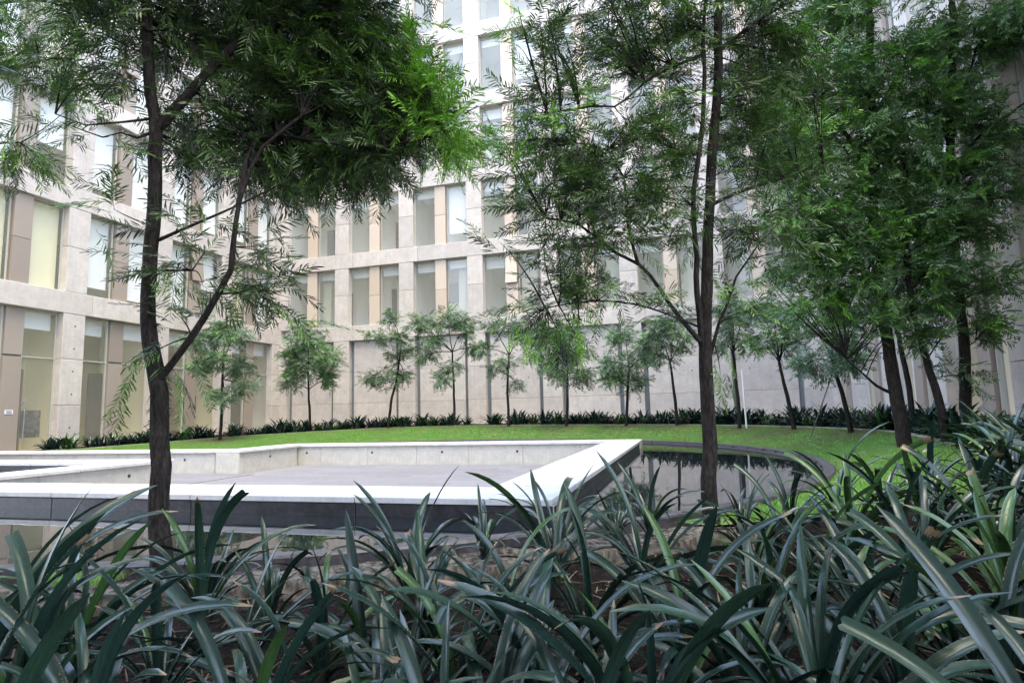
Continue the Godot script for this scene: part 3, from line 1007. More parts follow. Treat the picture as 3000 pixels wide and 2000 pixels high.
func build_buildings() -> void:
	var back := thing("office_building", "pale concrete office block with tan window panels above a blank panelled ground floor", "building", Vector3(-19.48, 0, -25.712))
	facade(back, 0, 7, "back")
	ground_floor(back, 0, 7, "back")
	var left := thing("office_building", "pale concrete wing with white window blinds above tall glazed ground floor doors", "building", Vector3(-19.44, 0, -1.26), PI / 2)
	facade(left, 1, 7, "left")
	ground_floor(left, 1, 7, "left")
	# sign on the panel beside the door and a poster behind the glass
	var sp := part("door_sign", bbox(Vector3(0.24, 0.13, 0.012), 0.003), M.sign, left, Vector3(3.5 * BAY, 1.62, -0.182))
	for k in 3:
		part("sign_line", bbox(Vector3(0.17 - 0.03 * (k % 2), 0.014, 0.002), 0.0005), M.ink, sp, Vector3(0, 0.035 - 0.035 * k, 0.0075))
	part("poster", bbox(Vector3(0.62, 0.85, 0.006), 0.002), M.poster, left, Vector3(3.5 * BAY + 0.85, 1.25, -0.48))
	var right := thing("office_building", "shaded concrete wing of tall glass and narrow panels behind the leaning trees", "building", Vector3(5.15, 0, -25.48), -PI / 2)
	facade(right, 0, 6, "right")
	ground_floor(right, 0, 6, "right")

	var rear := thing("office_building", "unseen concrete wing added to close the court and block low sky behind the near bed", "building", Vector3(4.74, 0, 8.0), PI)  # out-of-view wing added to keep low rear sky off the near bed
	facade(rear, 0, 7, "rear")
	ground_floor(rear, 0, 7, "back")

func build_pool() -> void:
	# water: the round pool less the plaza and its bridge
	var circle := PackedVector2Array()
	for k in 160:
		circle.append(polar(360.0 * k / 160.0, POOL_R + 0.06))
	var plaza := PackedVector2Array([Vector2(-10.0, 4.9), Vector2(-1.15, 4.9), Vector2(-1.15, 14.55), Vector2(-10.55, 14.55), Vector2(-10.55, 12.4), Vector2(-16, 12.4), Vector2(-16, 8.6), Vector2(-10.0, 8.6)])
	var st := start()
	for poly in Geometry2D.clip_polygons(circle, plaza):
		var idx := Geometry2D.triangulate_polygon(poly)
		for i in range(0, idx.size(), 3):
			tri(st, Vector3(poly[idx[i]].x, 0.35, -poly[idx[i]].y), Vector3(poly[idx[i + 1]].x, 0.35, -poly[idx[i + 1]].y), Vector3(poly[idx[i + 2]].x, 0.35, -poly[idx[i + 2]].y), Vector3.UP)
	struct("water", done(st), M.water)
	var bf := CylinderMesh.new()
	bf.top_radius = POOL_R + 0.2
	bf.bottom_radius = POOL_R + 0.2
	bf.height = 0.1
	bf.radial_segments = 96
	var basin := struct("pool_floor", bf, M.black_stone)
	basin.position = Vector3(POOL.x, -0.25, -POOL.y)
	# rim of dark stones
	var rim := thing("pool_rim", "dark stone rim curving round the reflecting pool", "pool rim", Vector3(POOL.x, 0, -POOL.y))
	var n := 84
	var seg := start()
	var steps := 4
	var prof := [Vector2(POOL_R - 0.02, 0.30), Vector2(POOL_R - 0.02, 0.362), Vector2(POOL_R + 0.10, 0.366), Vector2(POOL_R + 0.11, 0.41), Vector2(POOL_R + 0.125, 0.418), Vector2(RIM_OUT - 0.015, 0.418), Vector2(RIM_OUT, 0.405), Vector2(RIM_OUT, 0.2)]
	var half := PI / n - 0.0004
	var pt := func(a: float, q: Vector2) -> Vector3: return Vector3(sin(a) * q.x, q.y, -cos(a) * q.x)
	for s in steps:
		var a0 := lerpf(-half, half, float(s) / steps)
		var a1 := lerpf(-half, half, float(s + 1) / steps)
		for k in prof.size() - 1:
			var dv: Vector2 = prof[k + 1] - prof[k]
			quad(seg, pt.call(a0, prof[k]), pt.call(a1, prof[k]), pt.call(a1, prof[k + 1]), pt.call(a0, prof[k + 1]), Vector3(0, dv.x, 0) + Vector3(sin(a0), 0, -cos(a0)) * -dv.y)
	for e in [-half, half]:
		for k in prof.size() - 2:
			tri(seg, pt.call(e, Vector2(POOL_R - 0.02, 0.25)), pt.call(e, prof[k]), pt.call(e, prof[k + 1]), Vector3(signf(e), 0, 0))
	var sm := done(seg)
	for k in n:
		var a := TAU * k / n
		var mid := polar(-rad_to_deg(-a), 7.8)
		if mid.x < -9.6 and mid.y > 8.7 and mid.y < 12.2: continue
		part("rim_stone", sm, M.rim_stone, rim, Vector3(0, rng.randf_range(-0.002, 0.002), 0), Vector3(0, -a, 0))
	# plaza walls
	wall_run(-10.0, -1.1, 4.85, 5.6, "cb..", "seat_wall", "low white-topped wall with black stone face along the water's near side")
	end_cladding()
	wall_run(-1.85, -1.1, 5.605, 13.845, "..bc", "seat_wall", "white-topped wall running away beside the open water to the rim")
	wall_run(-10.6, -1.1, 13.85, 14.6, "cc..", "seat_wall", "concrete seat wall with tie holes at the back of the plaza below the lawn")
	wall_run(-10.6, -9.85, 11.7, 13.845, "..cc", "seat_wall", "short return of the concrete wall where the plaza narrows to the bridge")
	wall_run(-19.2, -10.605, 11.7, 12.45, "cc..", "seat_wall", "concrete wall on the hedge side of the bridge to the glazed wing")
	wall_run(-10.0, -9.25, 5.605, 9.245, "..cb", "seat_wall", "slanting-looking short wall with white top between plaza and dark inlet")
	wall_run(-19.2, -10.005, 8.5, 9.245, "cb..", "seat_wall", "white-topped wall with black face on the inlet side of the bridge")
	var fl := struct("plaza_floor", bbox(Vector3(9.0, 0.1, 9.8), 0.0), M.grout)
	fl.position = Vector3(-5.6, -0.062, -9.72)
	var tile := Vector2(0.93, 0.465)
	var row := 0
	var dd := 5.62
	while dd < 13.8:
		var xx := -9.24 - (0.465 if row % 2 == 1 else 0.0)
		while xx < -1.85:
			var a := maxf(xx, -9.24)
			var b := minf(xx + tile.x, -1.86)
			var e := minf(dd + tile.y, 13.84)
			if b - a > 0.05:
				part("paver", bbox(Vector3(snappedf(b - a, 0.001) - 0.008, 0.03, snappedf(e - dd, 0.001) - 0.008), 0.003), M.paver[rng.randi() % 3], fl, Vector3((a + b) / 2 + 5.6, 0.062 - 0.013 + rng.randf_range(-0.0015, 0.0015), -(dd + e) / 2 + 9.72))
			xx += tile.x
		dd += tile.y
		row += 1
	var bl := struct("bridge_floor", bbox(Vector3(10.0, 0.1, 3.0), 0.0), M.grout)
	bl.position = Vector3(-14.3, -0.066, -10.47)
	for i in 11:
		for j in 5:
			part("paver", bbox(Vector3(0.87, 0.03, 0.48), 0.003), M.paver[rng.randi() % 3], bl, Vector3(-4.4 + i * 0.88, 0.053, -0.98 + j * 0.49))

func build_trees() -> void:
	var dark := Color(0.022, 0.033, 0.022)
	var light := Color(0.20, 0.42, 0.035)  # bright green of backlit leaves, put into the leaf tint
	var bark_group := "slender evergreen trees round the pool"
	# near tree whose forked trunk stands at the water's edge
	tree("evergreen_tree", "dark forked evergreen tree at the water's near edge with dense drooping crown", [
		[[Vector3(-2.83, 0.34, -2.78), Vector3(-2.87, 0.81, -2.78), Vector3(-2.89, 1.10, -2.77), Vector3(-2.92, 1.38, -2.77), Vector3(-2.98, 1.68, -2.76), Vector3(-3.01, 2.09, -2.78), Vector3(-3.00, 2.51, -2.78), Vector3(-3.00, 2.93, -2.78), Vector3(-3.08, 3.34, -2.78), Vector3(-3.15, 3.75, -2.79), Vector3(-3.23, 4.38, -2.82), Vector3(-3.31, 5.23, -2.90)], 0.055, 0.022],
		[[Vector3(-2.90, 1.46, -2.77), Vector3(-2.70, 1.69, -2.78), Vector3(-2.54, 1.93, -2.81), Vector3(-2.47, 2.07, -2.83), Vector3(-2.48, 2.36, -2.84), Vector3(-2.45, 2.60, -2.88), Vector3(-2.38, 2.85, -2.96), Vector3(-2.23, 3.09, -3.10)], 0.021, 0.009],
		[[Vector3(-3.00, 2.99, -2.78), Vector3(-2.85, 3.24, -2.87), Vector3(-2.73, 3.47, -2.96), Vector3(-2.60, 3.76, -3.10), Vector3(-2.44, 4.22, -3.25), Vector3(-2.28, 4.74, -3.40)], 0.034, 0.014],
		[[Vector3(-2.97, 2.29, -2.79), Vector3(-2.75, 2.39, -2.85), Vector3(-2.53, 2.50, -2.93), Vector3(-2.39, 2.63, -3.06)], 0.011, 0.005],
		[[Vector3(-3.04, 3.05, -2.77), Vector3(-3.11, 2.98, -2.64), Vector3(-3.28, 2.94, -2.54), Vector3(-3.40, 2.99, -2.45)], 0.009, 0.003],
		[[Vector3(-3.03, 2.96, -2.77), Vector3(-3.05, 2.89, -2.68), Vector3(-3.08, 2.89, -2.60), Vector3(-3.13, 2.84, -2.53)], 0.010, 0.003],
		[[Vector3(-3.09, 3.63, -2.77), Vector3(-3.15, 3.70, -2.68), Vector3(-3.26, 3.63, -2.60)], 0.014, 0.005],
		[[Vector3(-2.93, 2.10, -2.78), Vector3(-2.71, 2.08, -2.78), Vector3(-2.62, 2.18, -2.78)], 0.008, 0.003],
		[[Vector3(-2.46, 2.46, -2.85), Vector3(-2.54, 3.01, -3.12), Vector3(-2.14, 2.96, -3.23), Vector3(-1.82, 2.97, -3.43), Vector3(-1.49, 3.12, -3.63)], 0.016, 0.006],
	], [
		[Vector3(-2.86, 3.89, -3.34), Vector3(0.43, 0.27, 0.70), 493, 0.00], [Vector3(-2.37, 4.06, -3.69), Vector3(0.45, 0.31, 0.70), 565, 0.00], [Vector3(-2.50, 3.48, -3.55), Vector3(0.55, 0.28, 0.70), 660, 0.00], [Vector3(-2.10, 3.42, -3.77), Vector3(0.40, 0.28, 0.50), 447, 0.00], [Vector3(-2.82, 3.19, -3.25), Vector3(0.31, 0.20, 0.50), 271, 0.00],
		[Vector3(-1.98, 3.84, -3.80), Vector3(0.24, 0.35, 0.50), 330, 0.00], [Vector3(-2.14, 2.96, -3.65), Vector3(0.35, 0.14, 0.40), 235, 0.00], [Vector3(-2.59, 2.91, -3.42), Vector3(0.38, 0.13, 0.40), 235, 0.00], [Vector3(-1.55, 3.25, -3.61), Vector3(0.13, 0.24, 0.35), 130, 0.90], [Vector3(-1.42, 3.07, -3.65), Vector3(0.13, 0.13, 0.30), 60, 0.90], [Vector3(-1.65, 3.59, -3.58), Vector3(0.07, 0.22, 0.30), 60, 0.90],  # right-edge clumps mostly carry the painted backlit tint
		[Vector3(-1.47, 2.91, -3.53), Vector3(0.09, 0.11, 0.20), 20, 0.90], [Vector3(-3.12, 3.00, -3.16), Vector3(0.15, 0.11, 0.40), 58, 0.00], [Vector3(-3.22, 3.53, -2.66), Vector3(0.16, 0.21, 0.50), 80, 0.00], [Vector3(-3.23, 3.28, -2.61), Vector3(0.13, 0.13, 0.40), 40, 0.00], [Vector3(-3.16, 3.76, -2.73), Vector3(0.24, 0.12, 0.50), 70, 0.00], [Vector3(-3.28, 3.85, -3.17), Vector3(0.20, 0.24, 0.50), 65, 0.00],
		[Vector3(-3.26, 2.85, -2.49), Vector3(0.11, 0.08, 0.20), 10, 0.00], [Vector3(-3.12, 2.87, -2.59), Vector3(0.11, 0.08, 0.20), 10, 0.00], [Vector3(-3.21, 2.38, -2.56), Vector3(0.15, 0.09, 0.20), 9, 0.00], [Vector3(-2.30, 2.19, -2.90), Vector3(0.13, 0.10, 0.25), 26, 0.00], [Vector3(-2.26, 1.99, -2.91), Vector3(0.12, 0.15, 0.25), 30, 0.00], [Vector3(-2.43, 1.95, -2.84), Vector3(0.10, 0.11, 0.20), 14, 0.00], [Vector3(-2.75, 2.40, -2.80), Vector3(0.14, 0.08, 0.20), 14, 0.00], [Vector3(-2.74, 2.06, -2.77), Vector3(0.11, 0.13, 0.25), 28, 0.00], [Vector3(-2.82, 1.87, -2.75), Vector3(0.08, 0.12, 0.20), 12, 0.00], [Vector3(-2.97, 1.33, -2.63), Vector3(0.09, 0.09, 0.20), 10, 0.00], [Vector3(-2.99, 1.56, -2.65), Vector3(0.05, 0.11, 0.15), 8, 0.00],
		[Vector3(-2.71, 4.50, -3.07), Vector3(0.69, 0.35, 1.00), 520, 0.00], [Vector3(-1.98, 4.68, -3.49), Vector3(0.57, 0.39, 0.90), 420, 0.00], [Vector3(-3.33, 4.30, -2.68), Vector3(0.47, 0.33, 0.90), 300, 0.00], [Vector3(-3.03, 5.46, -3.08), Vector3(0.85, 0.43, 1.30), 380, 0.00],
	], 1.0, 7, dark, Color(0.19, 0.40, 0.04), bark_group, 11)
	# tree at the right of the pool
	tree("evergreen_tree", "tall straight evergreen tree with twin stems between pool and lawn", [
		[[Vector3(0.11, 0.22, -4.77), Vector3(0.11, 0.58, -4.77), Vector3(0.12, 0.95, -4.78), Vector3(0.12, 1.46, -4.80), Vector3(0.14, 1.72, -4.81), Vector3(0.19, 2.25, -4.84), Vector3(0.26, 2.94, -4.88), Vector3(0.33, 3.52, -4.94), Vector3(0.38, 3.96, -4.96), Vector3(0.42, 4.59, -5.01), Vector3(0.47, 5.45, -5.13), Vector3(0.50, 6.38, -5.24)], 0.057, 0.025],
		[[Vector3(0.11, 1.69, -4.79), Vector3(0.11, 2.07, -4.71), Vector3(0.10, 2.49, -4.69), Vector3(0.15, 3.03, -4.73), Vector3(0.24, 3.61, -4.80), Vector3(0.30, 4.37, -4.87), Vector3(0.30, 5.01, -4.92)], 0.024, 0.012],
		[[Vector3(0.11, 1.71, -4.78), Vector3(-0.11, 2.00, -4.65), Vector3(-0.31, 2.29, -4.54), Vector3(-0.47, 2.38, -4.44), Vector3(-0.70, 2.58, -4.33), Vector3(-0.93, 2.62, -4.21)], 0.022, 0.007],
		[[Vector3(-0.31, 2.29, -4.54), Vector3(-0.37, 2.61, -4.49), Vector3(-0.39, 2.95, -4.47), Vector3(-0.48, 3.16, -4.42), Vector3(-0.70, 3.21, -4.33)], 0.014, 0.005],
		[[Vector3(0.27, 4.04, -4.86), Vector3(-0.09, 3.82, -4.66), Vector3(-0.42, 3.52, -4.46), Vector3(-0.56, 3.52, -4.40), Vector3(-0.90, 3.43, -4.21)], 0.013, 0.005],
		[[Vector3(0.17, 1.61, -4.81), Vector3(0.29, 1.97, -4.82), Vector3(0.39, 2.19, -4.79), Vector3(0.57, 2.44, -4.80), Vector3(0.74, 2.60, -4.79)], 0.015, 0.005],
		[[Vector3(0.26, 2.80, -4.88), Vector3(0.49, 2.93, -5.03), Vector3(0.86, 3.07, -5.24), Vector3(1.21, 3.22, -5.45)], 0.018, 0.006],
		[[Vector3(0.11, 1.82, -4.77), Vector3(-0.25, 1.96, -4.51), Vector3(-0.59, 2.00, -4.30), Vector3(-0.94, 1.95, -4.15)], 0.010, 0.004],
		[[Vector3(0.39, 4.11, -4.96), Vector3(0.72, 4.39, -5.10), Vector3(1.06, 4.64, -5.30)], 0.018, 0.007],
	], [
		[Vector3(-0.94, 4.12, -4.26), Vector3(0.22, 0.27, 0.35), 80, 0.22], [Vector3(-0.40, 4.29, -4.57), Vector3(0.46, 0.23, 0.60), 205, 0.06], [Vector3(0.18, 4.41, -4.94), Vector3(0.32, 0.29, 0.50), 149, 0.04], [Vector3(0.76, 4.37, -5.21), Vector3(0.38, 0.32, 0.60), 212, 0.06], [Vector3(1.09, 4.27, -5.31), Vector3(0.16, 0.24, 0.40), 56, 0.20], [Vector3(-0.16, 3.94, -4.64), Vector3(0.30, 0.13, 0.40), 68, 0.03],
		[Vector3(-1.00, 3.51, -4.19), Vector3(0.19, 0.15, 0.30), 43, 0.10], [Vector3(-0.71, 3.59, -4.32), Vector3(0.22, 0.12, 0.30), 43, 0.05], [Vector3(-1.11, 3.17, -4.16), Vector3(0.27, 0.19, 0.35), 92, 0.12], [Vector3(-0.72, 3.21, -4.32), Vector3(0.27, 0.20, 0.35), 112, 0.08], [Vector3(-0.31, 3.30, -4.54), Vector3(0.23, 0.20, 0.40), 87, 0.05], [Vector3(-0.92, 2.88, -4.21), Vector3(0.29, 0.15, 0.35), 87, 0.08], [Vector3(-0.50, 2.85, -4.43), Vector3(0.32, 0.22, 0.40), 149, 0.06], [Vector3(-0.16, 2.88, -4.64), Vector3(0.18, 0.25, 0.30), 74, 0.05],
		[Vector3(-1.02, 2.45, -4.13), Vector3(0.31, 0.12, 0.35), 51, 0.14], [Vector3(-0.70, 2.52, -4.32), Vector3(0.29, 0.15, 0.35), 64, 0.06], [Vector3(-0.34, 2.53, -4.48), Vector3(0.22, 0.15, 0.30), 43, 0.05], [Vector3(-0.94, 2.05, -4.15), Vector3(0.26, 0.14, 0.30), 47, 0.20], [Vector3(-0.57, 2.08, -4.31), Vector3(0.27, 0.15, 0.30), 56, 0.12], [Vector3(-1.04, 1.81, -4.12), Vector3(0.14, 0.12, 0.25), 25, 0.65], [Vector3(-0.74, 1.75, -4.21), Vector3(0.22, 0.12, 0.30), 29, 0.40], [Vector3(-0.25, 1.98, -4.51), Vector3(0.17, 0.10, 0.30), 21, 0.10],
		[Vector3(0.45, 2.64, -4.81), Vector3(0.20, 0.23, 0.35), 56, 0.08], [Vector3(0.66, 2.49, -4.82), Vector3(0.18, 0.18, 0.30), 43, 0.06], [Vector3(0.44, 2.09, -4.81), Vector3(0.13, 0.23, 0.30), 30, 0.10], [Vector3(0.94, 3.13, -5.27), Vector3(0.32, 0.16, 0.40), 68, 0.06], [Vector3(0.64, 3.16, -5.07), Vector3(0.26, 0.16, 0.40), 56, 0.06], [Vector3(0.42, 3.45, -5.01), Vector3(0.16, 0.32, 0.30), 36, 0.05], [Vector3(0.25, 1.47, -4.76), Vector3(0.08, 0.13, 0.15), 4, 0.00],
		[Vector3(0.65, 3.70, -5.13), Vector3(0.29, 0.24, 0.40), 96, 0.12], [Vector3(0.99, 3.69, -5.33), Vector3(0.25, 0.22, 0.40), 80, 0.15], [Vector3(0.51, 3.92, -5.09), Vector3(0.19, 0.16, 0.30), 48, 0.05], [Vector3(0.06, 3.30, -4.81), Vector3(0.18, 0.23, 0.35), 72, 0.05], [Vector3(0.03, 3.67, -4.80), Vector3(0.21, 0.18, 0.35), 64, 0.05], [Vector3(0.69, 3.41, -5.14), Vector3(0.27, 0.13, 0.35), 56, 0.10], [Vector3(0.03, 2.67, -4.74), Vector3(0.15, 0.20, 0.30), 48, 0.04],
		[Vector3(-0.37, 5.15, -4.68), Vector3(0.85, 0.39, 1.00), 420, 0.05], [Vector3(0.76, 5.37, -5.32), Vector3(0.77, 0.41, 1.00), 380, 0.06], [Vector3(0.38, 6.32, -5.21), Vector3(1.10, 0.50, 1.20), 340, 0.05],
	], 1.0, 7, dark, light, bark_group, 12)
	# tree beyond the left edge of the picture, whose boughs hang in
	tree("evergreen_tree", "light green evergreen boughs hanging in front of the white blinds", [
		[[Vector3(-6.49, 0.36, -3.54), Vector3(-6.60, 1.67, -3.51), Vector3(-6.68, 3.19, -3.49), Vector3(-6.77, 4.48, -3.46), Vector3(-6.86, 5.85, -3.44), Vector3(-6.95, 6.93, -3.41)], 0.075, 0.03],
		[[Vector3(-6.71, 3.51, -3.48), Vector3(-6.16, 3.99, -3.53), Vector3(-5.64, 4.27, -3.58), Vector3(-5.19, 4.32, -3.60), Vector3(-4.81, 4.28, -3.61)], 0.03, 0.007],
		[[Vector3(-6.63, 2.88, -3.50), Vector3(-6.11, 3.39, -3.55), Vector3(-5.68, 3.61, -3.57), Vector3(-5.31, 3.59, -3.57)], 0.02, 0.006],
		[[Vector3(-6.77, 4.48, -3.46), Vector3(-5.97, 4.86, -3.48), Vector3(-5.28, 4.90, -3.58), Vector3(-4.78, 4.68, -3.62)], 0.024, 0.007],
	], [
		[Vector3(-5.55, 4.68, -3.60), Vector3(0.34, 0.28, 0.50), 130, 0.12], [Vector3(-5.07, 4.67, -3.64), Vector3(0.22, 0.22, 0.40), 65, 0.12], [Vector3(-5.00, 4.14, -3.56), Vector3(0.24, 0.16, 0.35), 60, 0.15], [Vector3(-5.44, 4.21, -3.53), Vector3(0.19, 0.19, 0.40), 55, 0.10], [Vector3(-5.37, 3.53, -3.55), Vector3(0.22, 0.17, 0.30), 60, 0.30], [Vector3(-5.19, 3.40, -3.60), Vector3(0.10, 0.08, 0.20), 12, 0.90], [Vector3(-4.96, 3.92, -3.57), Vector3(0.11, 0.07, 0.20), 12, 0.90], [Vector3(-6.17, 4.08, -3.53), Vector3(0.37, 0.57, 0.70), 130, 0.10], [Vector3(-6.14, 5.57, -3.54), Vector3(0.80, 0.43, 0.90), 300, 0.10],
	], 1.0, 7, Color(0.042, 0.085, 0.026), light, bark_group, 13)
	# two unseen trees added behind the viewpoint so their crowns shade the near bed
	tree("evergreen_tree", "unseen evergreen tree added at the rear of the near bed to shade it with boughs", [
		[[Vector3(2.3, 0.2, 1.9), Vector3(2.2, 1.6, 1.8), Vector3(2.0, 3.4, 1.5), Vector3(1.9, 5.4, 1.3), Vector3(1.8, 7.2, 1.2)], 0.075, 0.03],
		[[Vector3(2.05, 3.0, 1.6), Vector3(1.2, 4.0, 0.4), Vector3(0.4, 4.6, -1.0), Vector3(0.2, 4.9, -2.0)], 0.04, 0.012],
		[[Vector3(2.0, 3.6, 1.5), Vector3(2.9, 4.6, 0.2), Vector3(3.3, 5.0, -1.6)], 0.035, 0.012],
	], [
		[Vector3(0.6, 4.9, -0.8), Vector3(1.3, 0.6, 1.2), 420, 0.08], [Vector3(2.9, 5.2, -0.8), Vector3(1.3, 0.7, 1.3), 420, 0.08], [Vector3(1.8, 6.4, 0.6), Vector3(1.6, 0.9, 1.5), 420, 0.08], [Vector3(1.6, 5.0, 1.4), Vector3(1.4, 0.8, 1.2), 260, 0.08], [Vector3(1.8, 5.9, -2.2), Vector3(1.5, 0.6, 0.9), 300, 0.08],
	], 1.3, 8, dark, light, bark_group, 21)
	tree("evergreen_tree", "unseen evergreen tree added behind the bare soil whose boughs shade the near bed", [
		[[Vector3(-2.2, 0.2, 1.6), Vector3(-2.2, 1.6, 1.5), Vector3(-2.1, 3.4, 1.3), Vector3(-2.0, 5.2, 1.1), Vector3(-2.0, 7.0, 1.0)], 0.07, 0.03],
		[[Vector3(-2.15, 3.2, 1.35), Vector3(-1.6, 4.2, 0.2), Vector3(-1.2, 4.8, -1.0)], 0.04, 0.012],
		[[Vector3(-2.1, 3.7, 1.3), Vector3(-3.0, 4.6, 0.2), Vector3(-3.6, 5.0, -0.6)], 0.035, 0.012],
	], [
		[Vector3(-1.2, 5.0, -0.6), Vector3(1.2, 0.6, 1.1), 380, 0.08], [Vector3(-3.4, 5.2, -0.2), Vector3(1.3, 0.7, 1.2), 360, 0.08], [Vector3(-2.2, 6.4, 0.6), Vector3(1.6, 0.9, 1.5), 380, 0.08], [Vector3(-0.4, 6.0, -1.9), Vector3(1.3, 0.6, 0.9), 260, 0.08],
	], 1.3, 8, dark, light, bark_group, 22)
	# four leaning trees before the right wing
	var g2 := Color(0.068, 0.125, 0.056)
	tree("evergreen_tree", "thick leaning evergreen trunk rising from the lawn beside the right wing", [
		[[Vector3(3.09, 0.27, -10.46), Vector3(3.05, 0.70, -10.45), Vector3(2.98, 1.41, -10.43), Vector3(2.96, 2.35, -10.48), Vector3(2.95, 3.07, -10.53), Vector3(2.97, 4.06, -10.59), Vector3(3.11, 5.50, -10.68), Vector3(3.22, 7.03, -10.82), Vector3(3.40, 8.97, -10.97), Vector3(3.55, 10.69, -11.12)], 0.098, 0.045],
		[[Vector3(2.92, 1.37, -10.42), Vector3(2.70, 1.47, -10.25), Vector3(2.45, 1.68, -10.07), Vector3(2.27, 1.88, -10.02)], 0.03, 0.01],
		[[Vector3(2.92, 2.84, -10.47), Vector3(2.63, 3.35, -10.23), Vector3(2.25, 3.92, -10.01), Vector3(1.81, 4.22, -9.78)], 0.04, 0.015],
		[[Vector3(3.03, 4.79, -10.60), Vector3(2.59, 5.54, -10.32), Vector3(2.12, 6.02, -9.98), Vector3(1.61, 6.31, -9.73)], 0.045, 0.015],
		[[Vector3(3.13, 5.79, -10.68), Vector3(3.61, 6.60, -10.72), Vector3(4.01, 7.42, -10.83)], 0.04, 0.015],
		[[Vector3(3.19, 6.67, -10.70), Vector3(2.78, 7.46, -10.48), Vector3(2.43, 8.12, -10.28)], 0.04, 0.015],
	], [
		[Vector3(2.69, 7.40, -10.35), Vector3(0.67, 0.57, 0.80), 410, 0.45], [Vector3(1.89, 6.42, -9.91), Vector3(0.61, 0.46, 0.70), 327, 0.34], [Vector3(2.70, 6.28, -10.35), Vector3(0.72, 0.57, 0.80), 452, 0.30], [Vector3(1.66, 5.59, -9.74), Vector3(0.55, 0.40, 0.60), 245, 0.30], [Vector3(2.39, 5.27, -10.16), Vector3(0.72, 0.46, 0.80), 383, 0.27], [Vector3(3.20, 5.38, -10.71), Vector3(0.58, 0.58, 0.70), 327, 0.27], [Vector3(1.76, 4.87, -9.77), Vector3(0.45, 0.30, 0.50), 163, 0.27], [Vector3(2.46, 4.38, -10.18), Vector3(0.72, 0.41, 0.70), 356, 0.19], [Vector3(1.84, 4.01, -9.79), Vector3(0.55, 0.35, 0.60), 232, 0.27], [Vector3(2.27, 3.60, -10.02), Vector3(0.66, 0.35, 0.60), 273, 0.16], [Vector3(2.89, 3.75, -10.41), Vector3(0.47, 0.41, 0.60), 204, 0.16], [Vector3(3.45, 6.61, -10.67), Vector3(0.58, 0.63, 0.80), 300, 0.34], [Vector3(2.37, 3.02, -10.05), Vector3(0.56, 0.25, 0.50), 149, 0.14], [Vector3(1.89, 3.37, -9.81), Vector3(0.40, 0.25, 0.40), 109, 0.30], [Vector3(2.44, 2.65, -10.07), Vector3(0.61, 0.28, 0.50), 130, 0.20], [Vector3(1.89, 2.80, -9.81), Vector3(0.45, 0.28, 0.50), 100, 0.30], [Vector3(1.42, 3.21, -9.57), Vector3(0.40, 0.27, 0.50), 90, 0.30], [Vector3(2.95, 2.50, -10.32), Vector3(0.41, 0.26, 0.40), 80, 0.15], [Vector3(1.53, 4.09, -9.60), Vector3(0.45, 0.30, 0.50), 100, 0.30], [Vector3(2.78, 8.74, -10.48), Vector3(1.57, 0.68, 1.30), 520, 0.27],
	], 1.15, 8, g2, Color(0.13, 0.30, 0.035), bark_group, 14, broad_sprays)
	tree("evergreen_tree", "thinnest evergreen stem standing just behind the thick leaning trunk", [
		[[Vector3(3.83, 0.41, -12.55), Vector3(3.82, 0.78, -12.55), Vector3(3.81, 1.58, -12.54), Vector3(3.74, 2.27, -12.53), Vector3(3.75, 3.12, -12.53), Vector3(3.84, 4.56, -12.55), Vector3(4.01, 6.22, -12.60)], 0.052, 0.025],
		[[Vector3(3.75, 3.14, -12.53), Vector3(4.15, 3.83, -12.64), Vector3(4.44, 4.28, -12.73)], 0.025, 0.01],
	], [
		[Vector3(3.93, 4.10, -12.58), Vector3(0.62, 0.56, 0.70), 273, 0.19], [Vector3(3.67, 3.27, -12.51), Vector3(0.49, 0.37, 0.50), 149, 0.16], [Vector3(4.15, 5.14, -12.64), Vector3(0.68, 0.62, 0.80), 300, 0.23], [Vector3(4.23, 3.44, -12.67), Vector3(0.37, 0.37, 0.50), 109, 0.14], [Vector3(4.15, 6.35, -12.64), Vector3(0.74, 0.62, 0.80), 273, 0.23],
	], 1.15, 8, g2, Color(0.10, 0.235, 0.03), bark_group, 15, broad_sprays)
	tree("evergreen_tree", "strongly leaning evergreen trunk at the end of the lawn", [
		[[Vector3(3.62, 0.35, -10.41), Vector3(3.59, 0.61, -10.40), Vector3(3.53, 1.17, -10.38), Vector3(3.41, 1.84, -10.35), Vector3(3.35, 2.43, -10.38), Vector3(3.32, 3.02, -10.43), Vector3(3.38, 4.06, -10.55), Vector3(3.52, 5.16, -10.69)], 0.064, 0.03],
		[[Vector3(3.41, 1.83, -10.35), Vector3(3.65, 2.15, -10.36), Vector3(3.78, 2.24, -10.35)], 0.014, 0.006],
		[[Vector3(3.33, 2.91, -10.43), Vector3(3.69, 3.35, -10.43), Vector3(3.95, 3.65, -10.45)], 0.025, 0.01],
	], [
		[Vector3(3.37, 2.11, -10.34), Vector3(0.30, 0.18, 0.30), 50, 0.10], [Vector3(3.39, 2.63, -10.40), Vector3(0.36, 0.25, 0.40), 123, 0.12], [Vector3(3.58, 3.25, -10.40), Vector3(0.46, 0.30, 0.50), 178, 0.16], [Vector3(3.42, 3.95, -10.56), Vector3(0.57, 0.41, 0.60), 245, 0.19], [Vector3(3.52, 2.30, -10.33), Vector3(0.25, 0.18, 0.30), 54, 0.12], [Vector3(3.81, 4.13, -10.57), Vector3(0.51, 0.41, 0.60), 218, 0.23], [Vector3(3.44, 4.88, -10.67), Vector3(0.58, 0.47, 0.70), 245, 0.23],
	], 1.15, 8, g2, Color(0.10, 0.235, 0.03), bark_group, 16, broad_sprays)
